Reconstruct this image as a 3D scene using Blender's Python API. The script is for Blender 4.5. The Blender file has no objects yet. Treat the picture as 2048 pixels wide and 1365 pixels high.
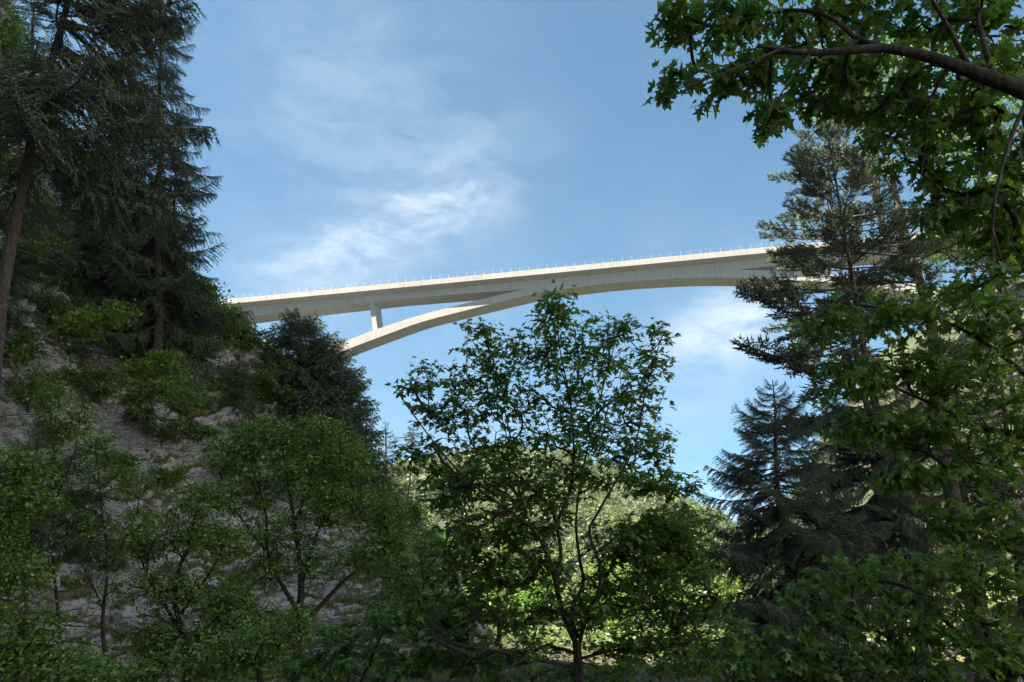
import bpy, math, random
import numpy as np
from mathutils import Matrix, Vector

# ------------------------------------------------------------------ camera, sky, sun, exposure
SC = bpy.context.scene
COL = SC.collection
F_PX, PITCH, CAM = 1500.0, math.radians(20.0), np.array([0.0, 0.0, 1.6])
cd = bpy.data.cameras.new('camera'); cam = bpy.data.objects.new('camera', cd); COL.objects.link(cam)
cd.sensor_width = 36.0; cd.lens = F_PX * 36.0 / 2048.0; cd.clip_start = 0.1; cd.clip_end = 6000
cam.location = CAM; cam.rotation_euler = (math.pi / 2 + PITCH, 0, 0)
SC.camera = cam
SC.view_settings.view_transform = 'Standard'; SC.view_settings.look = 'None'
SC.view_settings.gamma = 1.0; SC.view_settings.exposure = 3.08
SC.cycles.max_bounces = 8; SC.cycles.diffuse_bounces = 6; SC.cycles.transmission_bounces = 6
SC.cycles.transparent_max_bounces = 8; SC.cycles.use_denoising = True

SUN_EL = math.radians(54.0)
SUN_H = np.array([-0.926, -0.378]); SUN_H /= np.linalg.norm(SUN_H)
SUN = Vector((SUN_H[0] * math.cos(SUN_EL), SUN_H[1] * math.cos(SUN_EL), math.sin(SUN_EL)))
ld = bpy.data.lights.new('sun', 'SUN'); ld.energy = 3.0; ld.angle = math.radians(0.53); ld.color = (1.0, 0.93, 0.82)
lo = bpy.data.objects.new('sun', ld); COL.objects.link(lo)
lo.rotation_euler = SUN.to_track_quat('Z', 'Y').to_euler(); lo.location = SUN * 500


def ray(px, py):
    x = (px - 1024) / F_PX; u = (682.5 - py) / F_PX
    return np.array([x, math.cos(PITCH) - u * math.sin(PITCH), math.sin(PITCH) + u * math.cos(PITCH)])


def at(px, py, y):
    """the point at horizontal distance y in the direction of that place in the photograph"""
    r = ray(px, py)
    return CAM + r * (y / r[1])


world = bpy.data.worlds.new('World'); SC.world = world; world.use_nodes = True
wn, wl = world.node_tree.nodes, world.node_tree.links
wn.clear()


def nd(nodes, typ, **kw):
    n = nodes.new(typ)
    for k, v in kw.items():
        if k in n.inputs: n.inputs[k].default_value = v
        else: setattr(n, k, v)
    return n


class G:
    """small wrapper that writes node graphs as expressions"""
    def __init__(s, tree): s.t, s.n, s.l = tree, tree.nodes, tree.links
    def put(s, inp, v):
        if isinstance(v, bpy.types.NodeSocket): s.l.new(v, inp)
        else: inp.default_value = v
    def m(s, op, a, b=0.0, c=None, clamp=False):
        n = s.n.new('ShaderNodeMath'); n.operation = op; n.use_clamp = clamp
        s.put(n.inputs[0], a); s.put(n.inputs[1], b)
        if c is not None: s.put(n.inputs[2], c)
        return n.outputs[0]
    def v(s, op, a, b=(0, 0, 0)):
        n = s.n.new('ShaderNodeVectorMath'); n.operation = op
        s.put(n.inputs[0], a); s.put(n.inputs[1], b)
        return n.outputs['Value'] if op in ('DOT_PRODUCT', 'LENGTH') else n.outputs['Vector']
    def noise(s, vec, scale, detail=4, rough=0.55, dist=0.0):
        n = nd(s.n, 'ShaderNodeTexNoise', Scale=scale, Detail=detail, Roughness=rough, Distortion=dist)
        if vec is not None: s.l.new(vec, n.inputs['Vector'])
        return n.outputs['Fac']
    def ramp(s, fac, stops):
        n = s.n.new('ShaderNodeValToRGB'); s.put(n.inputs['Fac'], fac)
        el = n.color_ramp.elements
        while len(el) < len(stops): el.new(0.5)
        for e, (p, c) in zip(el, stops):
            e.position = p; e.color = (c, c, c, 1) if isinstance(c, (int, float)) else (*c, 1)
        return n.outputs['Color']
    def mix(s, fac, a, b, mode='MIX'):
        n = s.n.new('ShaderNodeMix'); n.data_type = 'RGBA'; n.blend_type = mode
        s.put(n.inputs[0], fac)
        for inp, v in ((n.inputs[6], a), (n.inputs[7], b)):
            s.put(inp, v if isinstance(v, bpy.types.NodeSocket) else (*v, 1))
        return n.outputs[2]
    def mapr(s, v, a, b, c=0.0, d=1.0):
        n = s.n.new('ShaderNodeMapRange'); n.interpolation_type = 'SMOOTHSTEP'
        s.put(n.inputs[0], v); n.inputs[1].default_value = a; n.inputs[2].default_value = b
        n.inputs[3].default_value = c; n.inputs[4].default_value = d
        return n.outputs[0]


def build_sky():
    g = G(world.node_tree)
    sky = nd(wn, 'ShaderNodeTexSky', sky_type='NISHITA', sun_disc=False, sun_elevation=SUN_EL,
             sun_rotation=math.atan2(SUN.x, SUN.y), altitude=900.0, air_density=0.66, dust_density=0.1, ozone_density=1.6)
    tc = wn.new('ShaderNodeTexCoord'); d = tc.outputs['Generated']
    sep = wn.new('ShaderNodeSeparateXYZ'); wl.new(d, sep.inputs[0])
    z = g.m('MAXIMUM', sep.outputs[2], 0.08)
    inv = g.m('DIVIDE', 1.0, z)
    sc = wn.new('ShaderNodeVectorMath'); sc.operation = 'SCALE'; wl.new(d, sc.inputs[0]); wl.new(inv, sc.inputs['Scale'])
    mp = wn.new('ShaderNodeMapping'); wl.new(sc.outputs[0], mp.inputs['Vector'])
    mp.inputs['Rotation'].default_value = (0, 0, math.radians(-28)); mp.inputs['Scale'].default_value = (1.0, 0.55, 0.0)
    plane = mp.outputs[0]
    m2 = wn.new('ShaderNodeMapping'); wl.new(d, m2.inputs['Vector']); m2.inputs['Rotation'].default_value = (0, math.radians(-24), 0); m2.inputs['Scale'].default_value = (2.0, 2.0, 5.0)
    plane2 = m2.outputs[0]
    veil = g.mapr(g.noise(plane, 0.55, 5, 0.6, 0.0), 0.38, 0.80)            # thin high veil, all round the sky
    fine = g.mapr(g.noise(plane, 2.6, 7, 0.62, 0.15), 0.30, 0.75)
    tot = g.m('MULTIPLY', g.m('MULTIPLY', veil, g.m('MULTIPLY_ADD', fine, 0.65, 0.35)), 0.40)
    ragged = g.mapr(g.noise(plane2, 4.6, 12, 0.68, 0.35), 0.36, 0.66)
    for (p0, p1, wid, amp) in (((600, 535), (1010, 345), 0.054, 0.56), ((1300, 745), (1640, 545), 0.050, 0.80),
                               ((430, 560), (760, 520), 0.05, 0.36), ((380, 250), (960, 120), 0.14, 0.20),
                               ((760, 470), (1150, 250), 0.07, 0.16)):
        a, b = ray(*p0), ray(*p1); a /= np.linalg.norm(a); b /= np.linalg.norm(b)
        mid = a + b; mid /= np.linalg.norm(mid)
        t = b - a; L = np.linalg.norm(t) * 0.5; t /= np.linalg.norm(t); s_ = np.cross(mid, t)
        uu = g.m('DIVIDE', g.m('SUBTRACT', g.v('DOT_PRODUCT', d, tuple(t)), float(mid @ t)), L * 0.85)
        vv = g.m('DIVIDE', g.m('SUBTRACT', g.v('DOT_PRODUCT', d, tuple(s_)), float(mid @ s_)), wid)
        front = g.mapr(g.v('DOT_PRODUCT', d, tuple(mid)), 0.3, 0.8)
        r2 = g.m('ADD', g.m('POWER', g.m('ABSOLUTE', uu), 2.4), g.m('MULTIPLY', vv, vv))
        mask = g.m('MULTIPLY', g.m('EXPONENT', g.m('MULTIPLY', r2, -1.0)), front)
        tot = g.m('ADD', tot, g.m('MULTIPLY', g.m('MULTIPLY', mask, amp), g.m('MULTIPLY_ADD', ragged, 0.8, 0.2)))
    tot = g.m('MINIMUM', tot, 0.9)
    gm = nd(wn, 'ShaderNodeGamma', Gamma=0.72); wl.new(sky.outputs[0], gm.inputs['Color'])
    base = g.mix(1.0, gm.outputs[0], (0.47, 0.78, 0.84), 'MULTIPLY')
    col = g.mix(tot, base, (2.4, 2.7, 3.0))
    bg = wn.new('ShaderNodeBackground'); wl.new(col, bg.inputs['Color']); bg.inputs['Strength'].default_value = 0.05
    out = wn.new('ShaderNodeOutputWorld'); wl.new(bg.outputs[0], out.inputs['Surface'])


build_sky()

# ------------------------------------------------------------------ helpers
rng = np.random.default_rng(7)


def unit(v):
    v = np.asarray(v, float); return v / (np.linalg.norm(v, axis=-1, keepdims=True) + 1e-12)


def mesh_np(name, verts, faces, mats=None, matidx=None, smooth=False):
    me = bpy.data.meshes.new(name)
    verts = np.asarray(verts, np.float32); faces = np.asarray(faces, np.int32)
    k = faces.shape[1]; nf = len(faces)
    me.vertices.add(len(verts)); me.vertices.foreach_set('co', verts.ravel())
    me.loops.add(nf * k); me.loops.foreach_set('vertex_index', faces.ravel())
    me.polygons.add(nf); me.polygons.foreach_set('loop_start', np.arange(0, nf * k, k, dtype=np.int32))
    me.polygons.foreach_set('loop_total', np.full(nf, k, np.int32))
    for m in (mats or []): me.materials.append(m)
    if matidx is not None: me.polygons.foreach_set('material_index', np.asarray(matidx, np.int32))
    if smooth: me.polygons.foreach_set('use_smooth', np.ones(nf, bool))
    me.update(calc_edges=True); me.validate()
    return me


def obj(name, me, parent=None, mat=None, **props):
    o = bpy.data.objects.new(name, me); COL.objects.link(o)
    if mat is not None: me.materials.clear(); me.materials.append(mat)
    if parent is not None: o.parent = parent
    for k, v in props.items(): o[k] = v
    return o


def thing(name, label, cat, loc=(0, 0, 0), group=None):
    o = bpy.data.objects.new(name, None); COL.objects.link(o); o.empty_display_size = 0.3
    o.location = [float(c) for c in loc]; o['label'] = label; o['category'] = cat
    if group: o['group'] = group
    return o


def hash3(ix, iy, iz, seed):
    h = (ix * 374761393 + iy * 668265263 + iz * 2147483647 + seed * 1274126177) & 0xffffffff
    h = ((h ^ (h >> 13)) * 1274126177) & 0xffffffff
    h = (h ^ (h >> 16)) & 0xffff
    return h / 65535.0


def vnoise(p, seed=0):
    p = np.asarray(p, float); i = np.floor(p).astype(np.int64); f = p - i; f = f * f * (3 - 2 * f)
    r = 0
    for dx in (0, 1):
        for dy in (0, 1):
            for dz in (0, 1):
                w = (f[..., 0] if dx else 1 - f[..., 0]) * (f[..., 1] if dy else 1 - f[..., 1]) * (f[..., 2] if dz else 1 - f[..., 2])
                r = r + w * hash3(i[..., 0] + dx, i[..., 1] + dy, i[..., 2] + dz, seed)
    return r * 2 - 1


def fbm(p, octaves=4, seed=0, gain=0.5):
    a, s, r = 1.0, 1.0, 0
    for k in range(octaves):
        r = r + a * vnoise(np.asarray(p) * s, seed + k); a *= gain; s *= 2.03
    return r


# ------------------------------------------------------------------ materials
def material(name):
    m = bpy.data.materials.new(name); m.use_nodes = True; m.node_tree.nodes.clear()
    g = G(m.node_tree); out = g.n.new('ShaderNodeOutputMaterial')
    return m, g, out


def principled(name, colfn, rough=0.85, bump=None, spec=0.3):
    m, g, out = material(name)
    p = g.n.new('ShaderNodeBsdfPrincipled'); p.inputs['Roughness'].default_value = rough
    p.inputs['Specular IOR Level'].default_value = spec
    tc = g.n.new('ShaderNodeTexCoord').outputs['Object']
    geo = g.n.new('ShaderNodeNewGeometry')
    c = colfn(g, tc, geo); g.put(p.inputs['Base Color'], c)
    if bump:
        h = bump(g, tc, geo); b = g.n.new('ShaderNodeBump'); b.inputs['Strength'].default_value = 0.8
        b.inputs['Distance'].default_value = bump.dist; g.l.new(h, b.inputs['Height']); g.l.new(b.outputs[0], p.inputs['Normal'])
    g.l.new(p.outputs[0], out.inputs['Surface'])
    return m


def leaf_material(name, dark, light, trans=0.35, yellow=(0.16, 0.17, 0.02), rough=0.45, crown=0.0):
    m, g, out = material(name)
    geo = g.n.new('ShaderNodeNewGeometry'); oi = g.n.new('ShaderNodeObjectInfo')
    r = g.m('FRACT', g.m('ADD', geo.outputs['Random Per Island'], oi.outputs['Random']))
    if crown:
        tc = g.n.new('ShaderNodeTexCoord').outputs['Object']; v = g.n.new('ShaderNodeTexVoronoi'); v.inputs['Scale'].default_value = crown; g.l.new(tc, v.inputs['Vector'])
        sp = g.n.new('ShaderNodeSeparateColor'); g.l.new(v.outputs['Color'], sp.inputs[0])
        r = g.m('MULTIPLY_ADD', r, 0.3, g.m('MULTIPLY', sp.outputs[0], 0.68))
    c = g.mix(r, dark, light)
    c = g.mix(g.mapr(r, 0.93, 1.0), c, yellow)
    df = g.n.new('ShaderNodeBsdfDiffuse'); g.l.new(c, df.inputs['Color'])
    tr = g.n.new('ShaderNodeBsdfTranslucent')
    tcn = g.mix(0.5, c, g.mix(1.0, c, (0.9, 1.0, 0.25), 'MULTIPLY')); g.l.new(tcn, tr.inputs['Color'])
    gl = nd(g.n, 'ShaderNodeBsdfGlossy', Roughness=rough); gl.inputs['Color'].default_value = (0.7, 0.75, 0.8, 1)
    mx = g.n.new('ShaderNodeMixShader'); mx.inputs[0].default_value = trans
    g.l.new(df.outputs[0], mx.inputs[1]); g.l.new(tr.outputs[0], mx.inputs[2])
    m2 = g.n.new('ShaderNodeMixShader'); m2.inputs[0].default_value = 0.05
    g.l.new(mx.outputs[0], m2.inputs[1]); g.l.new(gl.outputs[0], m2.inputs[2])
    g.l.new(m2.outputs[0], out.inputs['Surface'])
    return m


def _bump(fn, dist):
    fn.dist = dist; return fn


M = {}
M['maple_leaf'] = leaf_material('maple_leaf', (0.05, 0.125, 0.024), (0.14, 0.275, 0.05), 0.58)
M['shade_leaf'] = leaf_material('shade_leaf', (0.05, 0.125, 0.022), (0.14, 0.27, 0.045), 0.58)
M['ash_leaf'] = leaf_material('ash_leaf', (0.07, 0.15, 0.03), (0.165, 0.31, 0.06), 0.45)
M['fresh_leaf'] = leaf_material('fresh_leaf', (0.10, 0.19, 0.025), (0.20, 0.34, 0.045), 0.48)
M['shrub_leaf'] = leaf_material('shrub_leaf', (0.075, 0.12, 0.035), (0.15, 0.22, 0.055), 0.40)
M['wood_leaf'] = leaf_material('wood_leaf', (0.045, 0.075, 0.024), (0.20, 0.245, 0.06), 0.40, (0.24, 0.23, 0.08), crown=0.11)
M['needle'] = leaf_material('needle', (0.042, 0.068, 0.042), (0.085, 0.125, 0.066), 0.14, (0.11, 0.09, 0.05))
M['pine_needle'] = leaf_material('pine_needle', (0.055, 0.08, 0.045), (0.10, 0.135, 0.06), 0.15, (0.14, 0.12, 0.05))
M['grass'] = leaf_material('grass', (0.09, 0.135, 0.04), (0.20, 0.23, 0.075), 0.35, (0.30, 0.26, 0.12))


def bark_col(lo_, hi_):
    def fn(g, tc, geo):
        mp = g.n.new('ShaderNodeMapping'); g.l.new(tc, mp.inputs[0]); mp.inputs['Scale'].default_value = (1, 1, 0.22)
        return g.mix(g.mapr(g.noise(mp.outputs[0], 22, 5, 0.65), 0.35, 0.68), lo_, hi_)
    return fn


def bark_h(g, tc, geo):
    mp = g.n.new('ShaderNodeMapping'); g.l.new(tc, mp.inputs[0]); mp.inputs['Scale'].default_value = (1, 1, 0.2)
    return g.noise(mp.outputs[0], 26, 5, 0.7)


M['bark'] = principled('bark', bark_col((0.010, 0.009, 0.008), (0.042, 0.036, 0.031)), 0.9, _bump(bark_h, 0.03))
M['spruce_bark'] = principled('spruce_bark', bark_col((0.020, 0.018, 0.017), (0.07, 0.062, 0.056)), 0.95, M and _bump(lambda g, t, q: bark_h(g, t, q), 0.04))


def beds(g, tc, a, b):
    wob = g.n.new('ShaderNodeTexNoise'); g.l.new(tc, wob.inputs['Vector']); wob.inputs['Scale'].default_value = 0.5; wob.inputs['Detail'].default_value = 3
    w = g.n.new('ShaderNodeVectorMath'); w.operation = 'MULTIPLY_ADD'; g.l.new(wob.outputs['Color'], w.inputs[0]); w.inputs[1].default_value = (1.6, 1.6, 1.6); g.l.new(tc, w.inputs[2])
    mp = g.n.new('ShaderNodeMapping'); g.l.new(w.outputs[0], mp.inputs[0])
    mp.inputs['Rotation'].default_value = (math.radians(10), math.radians(26), math.radians(20)); mp.inputs['Scale'].default_value = (a, a, b)
    return mp.outputs[0]


def cracks(g, tc):
    v = g.n.new('ShaderNodeTexVoronoi'); v.feature = 'DISTANCE_TO_EDGE'; v.inputs['Scale'].default_value = 1.0
    g.l.new(beds(g, tc, 0.75, 2.1), v.inputs['Vector'])
    return g.mapr(v.outputs['Distance'], 0.0, 0.07)


def rock_col(g, tc, geo):
    lay = g.noise(beds(g, tc, 0.75, 2.2), 1.5, 10, 0.72, 0.3)
    c = g.ramp(lay, [(0.30, (0.09, 0.095, 0.115)), (0.40, (0.29, 0.305, 0.36)), (0.50, (0.53, 0.56, 0.65)), (0.60, (0.36, 0.375, 0.43)), (0.72, (0.60, 0.63, 0.71))])
    stain = g.mapr(g.noise(tc, 0.30, 7, 0.66, 0.6), 0.50, 0.64)
    c = g.mix(g.m('MULTIPLY', stain, 0.5), c, (0.12, 0.12, 0.125))
    och = g.mapr(g.noise(tc, 0.8, 5, 0.65), 0.58, 0.72)
    c = g.mix(g.m('MULTIPLY', och, 0.25), c, (0.20, 0.15, 0.10))
    c = g.mix(g.m('MULTIPLY', g.m('SUBTRACT', 1.0, cracks(g, tc)), 0.30), c, (0.07, 0.047, 0.045))
    sep = g.n.new('ShaderNodeSeparateXYZ'); g.l.new(geo.outputs['Normal'], sep.inputs[0])
    flat = g.mapr(g.m('ADD', sep.outputs[2], g.m('MULTIPLY_ADD', g.noise(tc, 0.9, 6, 0.65), 0.9, -0.45)), 0.42, 0.62)
    turf = g.mix(g.noise(tc, 2.2, 5, 0.6), (0.05, 0.07, 0.02), (0.15, 0.135, 0.06))
    moss = g.mapr(g.noise(tc, 0.55, 7, 0.7, 0.4), 0.56, 0.66)
    c = g.mix(g.m('MULTIPLY', moss, 0.35), c, turf)
    return g.mix(flat, c, turf)


def rock_h(g, tc, geo):
    return g.m('ADD', g.m('ADD', g.noise(beds(g, tc, 0.8, 2.4), 2.2, 10, 0.72, 0.3), g.m('MULTIPLY', g.noise(tc, 6, 6, 0.65), 0.35)), g.m('MULTIPLY', cracks(g, tc), 0.35))


M['rock'] = principled('rock', rock_col, 0.9, _bump(rock_h, 0.45), 0.25)


def soil_col(g, tc, geo):
    c = g.mix(g.mapr(g.noise(tc, 0.5, 6, 0.65), 0.35, 0.65), (0.06, 0.075, 0.02), (0.14, 0.14, 0.05))
    return g.mix(g.mapr(g.noise(tc, 0.18, 5, 0.6), 0.50, 0.64), c, (0.22, 0.19, 0.165))


M['pale_bounce_rock'] = principled('pale_bounce_rock', lambda g, t, q: g.ramp(g.noise(beds(g, t, 0.5, 1.6), 0.6, 9, 0.7, 0.3), [(0.3, (0.38, 0.35, 0.30)), (0.5, (0.60, 0.57, 0.51)), (0.65, (0.50, 0.46, 0.40)), (0.75, (0.66, 0.63, 0.58))]), 0.9, _bump(lambda g, t, q: rock_h(g, t, q), 0.3), 0.2)  # made paler than the cliff rock to bounce more sun into the gorge
M['soil'] = principled('soil', soil_col, 0.95, _bump(lambda g, t, q: g.noise(t, 3, 7, 0.65), 0.25), 0.2)
M['meadow'] = principled('meadow', lambda g, t, q: g.mix(g.mapr(g.noise(t, 0.05, 6, 0.65), 0.35, 0.65), (0.035, 0.045, 0.02), (0.07, 0.075, 0.035)), 0.95, None, 0.2)
M['ground'] = principled('ground', lambda g, t, q: g.mix(g.mapr(g.noise(t, 0.4, 6, 0.65), 0.35, 0.65), (0.04, 0.04, 0.018), (0.09, 0.075, 0.045)), 0.95, None, 0.2)


def conc_col(g, tc, geo):
    mp = g.n.new('ShaderNodeMapping'); g.l.new(tc, mp.inputs[0]); mp.inputs['Rotation'].default_value = (0, 0, -math.atan2(BD[1], BD[0])); mp.inputs['Scale'].default_value = (1, 1, 0.10)
    streak = g.mapr(g.noise(mp.outputs[0], 0.9, 7, 0.7), 0.32, 0.72)
    fine = g.mapr(g.noise(mp.outputs[0], 3.5, 4, 0.6), 0.35, 0.70)
    blot = g.mapr(g.noise(tc, 0.09, 6, 0.62), 0.32, 0.70)
    c = g.mix(streak, (0.315, 0.295, 0.265), (0.205, 0.194, 0.177))
    c = g.mix(g.m('MULTIPLY', fine, 0.30), c, (0.20, 0.19, 0.175))
    c = g.mix(g.m('MULTIPLY', blot, 0.40), c, (0.34, 0.32, 0.285))
    wv = g.n.new('ShaderNodeSeparateXYZ'); m3 = g.n.new('ShaderNodeMapping'); g.l.new(tc, m3.inputs[0]); m3.inputs['Rotation'].default_value = (0, 0, -math.atan2(BD[1], BD[0])); g.l.new(m3.outputs[0], wv.inputs[0])
    joint = g.m('LESS_THAN', g.m('FRACT', g.m('DIVIDE', wv.outputs[0], 5.2)), 0.022)           # pour joints
    c = g.mix(g.m('MULTIPLY', joint, 0.45), c, (0.15, 0.14, 0.13))
    sp = g.mapr(g.noise(tc, 1.4, 5, 0.7), 0.64, 0.76)
    return g.mix(g.m('MULTIPLY', sp, 0.4), c, (0.17, 0.155, 0.14))


BD = np.array([0.97564, -0.219375, 0.0])
M['concrete'] = principled('concrete', conc_col, 0.8, _bump(lambda g, t, q: g.noise(t, 2.0, 6, 0.6), 0.03), 0.3)
M['steel'] = principled('steel', lambda g, t, q: g.mix(g.noise(t, 2, 3), (0.36, 0.38, 0.40), (0.46, 0.47, 0.48)), 0.45, None, 0.5)


# ------------------------------------------------------------------ terrain
def cr(P, t):
    """Catmull-Rom through the rows of P at parameters t"""
    P = np.asarray(P, float); n = len(P); t = np.clip(t, 0, n - 1 - 1e-6); i = t.astype(int); f = (t - i)[:, None]
    while f.ndim < P.ndim: f = f[..., None]
    p0, p1, p2, p3 = P[np.maximum(i - 1, 0)], P[i], P[np.minimum(i + 1, n - 1)], P[np.minimum(i + 2, n - 1)]
    return 0.5 * (2 * p1 + (p2 - p0) * f + (2 * p0 - 5 * p1 + 4 * p2 - p3) * f ** 2 + (3 * p1 - p0 - 3 * p2 + p3) * f ** 3)


CLIFF_ST = np.array([
    [(-18, -120, -3), (-30, -120, 14), (-50, -120, 26), (-140, -120, 45)],
    [(-18, -48, -3), (-30, -48, 26), (-46, -48, 50), (-140, -48, 80)],
    [(-19, -6, -3), (-30, -6, 58), (-46, -6, 112), (-140, -6, 130)],
    [(-20, 14, -3), (-30, 16, 42), (-46, 14, 86), (-120, 10, 120)],
    [(-19, 24, -3), (-27, 28, 22), (-44, 30, 60), (-100, 25, 95)],
    [(-17, 30, -3), (-22.5, 34, 14), (-33, 38, 36), (-80, 45, 62)],
    [(-14, 34, -3), (-18, 37, 12), (-25, 42, 24), (-50, 60, 30)],
    [(-11, 37, -3), (-14.5, 40, 11), (-19, 44, 18.0), (-35, 62, 17)],
    [(-7, 40, -3), (-11, 43, 9.5), (-14.7, 47, 14.6), (-28, 62, 11)],
    [(-3, 46, -3), (-6, 49, 5), (-10, 54, 9.6), (-20, 70, 5)],
    [(0, 58, -3), (-2, 61, -1), (-5, 68, 0), (-10, 80, -2)]], float)


def cliff_point(s, t):
    rows = cr(CLIFF_ST, np.atleast_1d(np.asarray(s, float)))       # n,4,3
    t = np.atleast_1d(np.asarray(t, float))
    return np.stack([cr(rows[i], np.array([t[i]]))[0] for i in range(len(t))])


def strata(P, fine=1.0):
    """offset of the bedded rock: broad bulges, tilted beds with sharp lower lips, cross fractures"""
    w = np.stack([fbm(P * 0.22, 3, 71), fbm(P * 0.22, 3, 73), fbm(P * 0.22, 3, 75)], -1) * 1.3
    q = P + w
    bed = q[..., 2] * 0.93 - q[..., 0] * 0.34 + 0.16 * q[..., 1]
    along = q[..., 0] * 0.8 + q[..., 1] * 0.6
    h = fbm(P * 0.13, 4, 3) * 1.4 + fbm(P * 0.55, 4, 29, .6) * 0.2
    for per, amp, sd in ((2.1, 0.9, 5), (0.8, 0.55, 6), (0.36, 0.26, 7)):
        t = bed / per; i_ = np.floor(t); f_ = t - i_
        keep = hash3(i_.astype(np.int64), np.floor(along / (per * 1.7) + hash3(i_.astype(np.int64), i_.astype(np.int64) * 0, i_.astype(np.int64) * 0, sd)).astype(np.int64), np.zeros(i_.shape, np.int64), sd)
        h = h + fine * amp * keep * (0.25 + 0.75 * (1 - f_) ** 0.7 * np.clip(f_ * 9, 0, 1))
    return h + fine * 0.10 * fbm(P * 2.2, 3, 37)


def ruled(name, stations, ns, nt, s0, s1, disp, mat):
    ss = np.linspace(s0, s1, ns); tt = 3 * np.linspace(0, 1, nt) ** 1.35
    rows = cr(stations, ss)                                        # ns,4,3
    P = np.stack([cr(rows.transpose(1, 0, 2), np.full(1, t))[0] for t in tt], 1)   # ns,nt,3
    du = np.gradient(P, axis=0); dv = np.gradient(P, axis=1)
    N = unit(np.cross(du, dv)); N *= np.sign(N[..., 2:3].mean() + 1e-9)
    h = disp(P); edge = np.ones(nt)
    P = P + N * h[..., None]
    idx = np.arange(ns * nt).reshape(ns, nt)
    f = np.stack([idx[:-1, :-1], idx[1:, :-1], idx[1:, 1:], idx[:-1, 1:]], -1).reshape(-1, 4)
    return obj(name, mesh_np(name, P.reshape(-1, 3), f, [mat]), None, None, kind='structure'), P


def plane_grid(name, xs, ys, hf, mat):
    X, Y = np.meshgrid(xs, ys, indexing='ij'); Z = hf(X, Y)
    idx = np.arange(X.size).reshape(X.shape)
    f = np.stack([idx[:-1, :-1], idx[1:, :-1], idx[1:, 1:], idx[:-1, 1:]], -1).reshape(-1, 4)
    me = mesh_np(name, np.stack([X, Y, Z], -1).reshape(-1, 3), f, [mat], None, True)
    return obj(name, me, None, None, kind='structure')


def ground_h(X, Y):
    near = np.exp(-((X / 60) ** 2 + ((Y - 20) / 70) ** 2))
    return -1.2 + near * 0.9 * fbm(np.stack([X * 0.15, Y * 0.15, X * 0], -1), 3, 5)


gx = np.concatenate([np.linspace(-1600, -80, 10), np.linspace(-60, 60, 61), np.linspace(80, 1600, 10)])
gy = np.concatenate([np.linspace(-900, -80, 6), np.linspace(-60, 100, 81), np.linspace(130, 1500, 14)])
plane_grid('ground', gx, gy, ground_h, M['ground'])
cliff, CP = ruled('cliff', CLIFF_ST, 400, 320, 3.6, 10.0, lambda P: strata(P), M['rock'])
ruled('cliff_upstream', CLIFF_ST, 60, 60, 0.0, 3.6, lambda P: strata(P, 0.6), M['rock'])  # unseen cliff, heights shaped to shade the gorge and leave open sky behind

RS = np.array([[(14, y, -2.5), (31, y, 8), (50, y, 28), (130, y, 52)] for y in (26, 34, 45, 60, 80, 110)], float)
for st in RS: st[:, 0] += max(0.0, 0.50 * st[0, 1] - 16)
rslope, RP = ruled('wooded_slope', RS, 150, 90, 0, 5, lambda P: fbm(P * 0.12, 4, 41) * 1.6 + fbm(P * 0.6, 3, 47) * 0.3, M['soil'])

GW = np.array([[(17, -110, -2.5), (30, -110, 8), (42, -110, 40), (80, -110, 60)], [(17, -60, -2.5), (29, -60, 7), (38, -60, 74), (75, -60, 95)], [(17, -20, -2.5), (29, -20, 7), (38, -20, 84), (75, -20, 104)],
               [(17, 8, -2.5), (29, 8, 7), (38, 8, 78), (75, 8, 95)], [(16, 22, -2.5), (29, 22, 7), (40, 22, 48), (85, 22, 70)], [(15, 30, -2.6), (30, 30, 7.4), (46, 30, 36), (110, 32, 56)]], float)
ruled('gorge_bounce_wall', GW, 120, 80, 0, 5, lambda P: strata(P, 0.6), M['pale_bounce_rock'])  # unseen right wall, added high and sunlit to bounce light into the shade

HILL_PX = [(640, 960), (760, 925), (830, 905), (900, 888), (980, 884), (1100, 893), (1200, 912), (1280, 937), (1350, 972), (1420, 1012), (1500, 1050), (1600, 1085), (1750, 1115), (2000, 1130)]
HY = 650.0
hx = np.array([at(a, b, HY)[0] for a, b in HILL_PX]); hz = np.array([at(a, b, HY)[2] for a, b in HILL_PX]) - 9


def smooth(t): t = np.clip(t, 0, 1); return t * t * (3 - 2 * t)


def far_h(X, Y):
    fl = np.interp(-X, [40, 60, 75, 90, 105, 130, 150, 180, 300, 600], [-4, 6, 46, 76, 98, 124, 146.5, 156, 176, 190])
    fr = np.interp(X, [120, 150, 165, 178, 192, 205, 222, 320, 600], [-4, 20, 60, 92, 115, 135, 147, 170, 190])
    wy = 0.15 + 0.85 * smooth((Y - 150) / 170)
    back = 1 - 0.55 * smooth((Y - 380) / 200)
    ridge = np.interp(X * HY / np.maximum(Y, 300), hx, hz) * np.minimum(1, (Y / HY) ** 1.0)
    hill = ridge * smooth((Y - 170) / 470) ** 0.8 * (1 - 0.5 * smooth((Y - HY) / 350))
    z = np.maximum(np.maximum(fl * wy * back, fr * wy * back), hill - 3)
    n = fbm(np.stack([X * 0.02, Y * 0.02, X * 0], -1), 4, 61)
    return z + n * 5 * smooth((Y - 110) / 200) - 2.0 * (1 - smooth((Y - 95) / 60))


fx = np.concatenate([np.linspace(-700, -170, 20), np.linspace(-160, 280, 120), np.linspace(290, 800, 20)])
fy = np.concatenate([np.linspace(92, 700, 130), np.linspace(715, 1300, 20)])
plane_grid('hillside', fx, fy, far_h, M['meadow'])

# ------------------------------------------------------------------ bridge
BA = np.array([-146.753, 347.111, 0.0]); BD = np.array([0.97564, -0.219375, 0.0]); BN = np.array([-0.219375, -0.97564, 0.0])


def bpt(a, c, z): return BA + BD * a - BN * c + np.array([0, 0, z])


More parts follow.
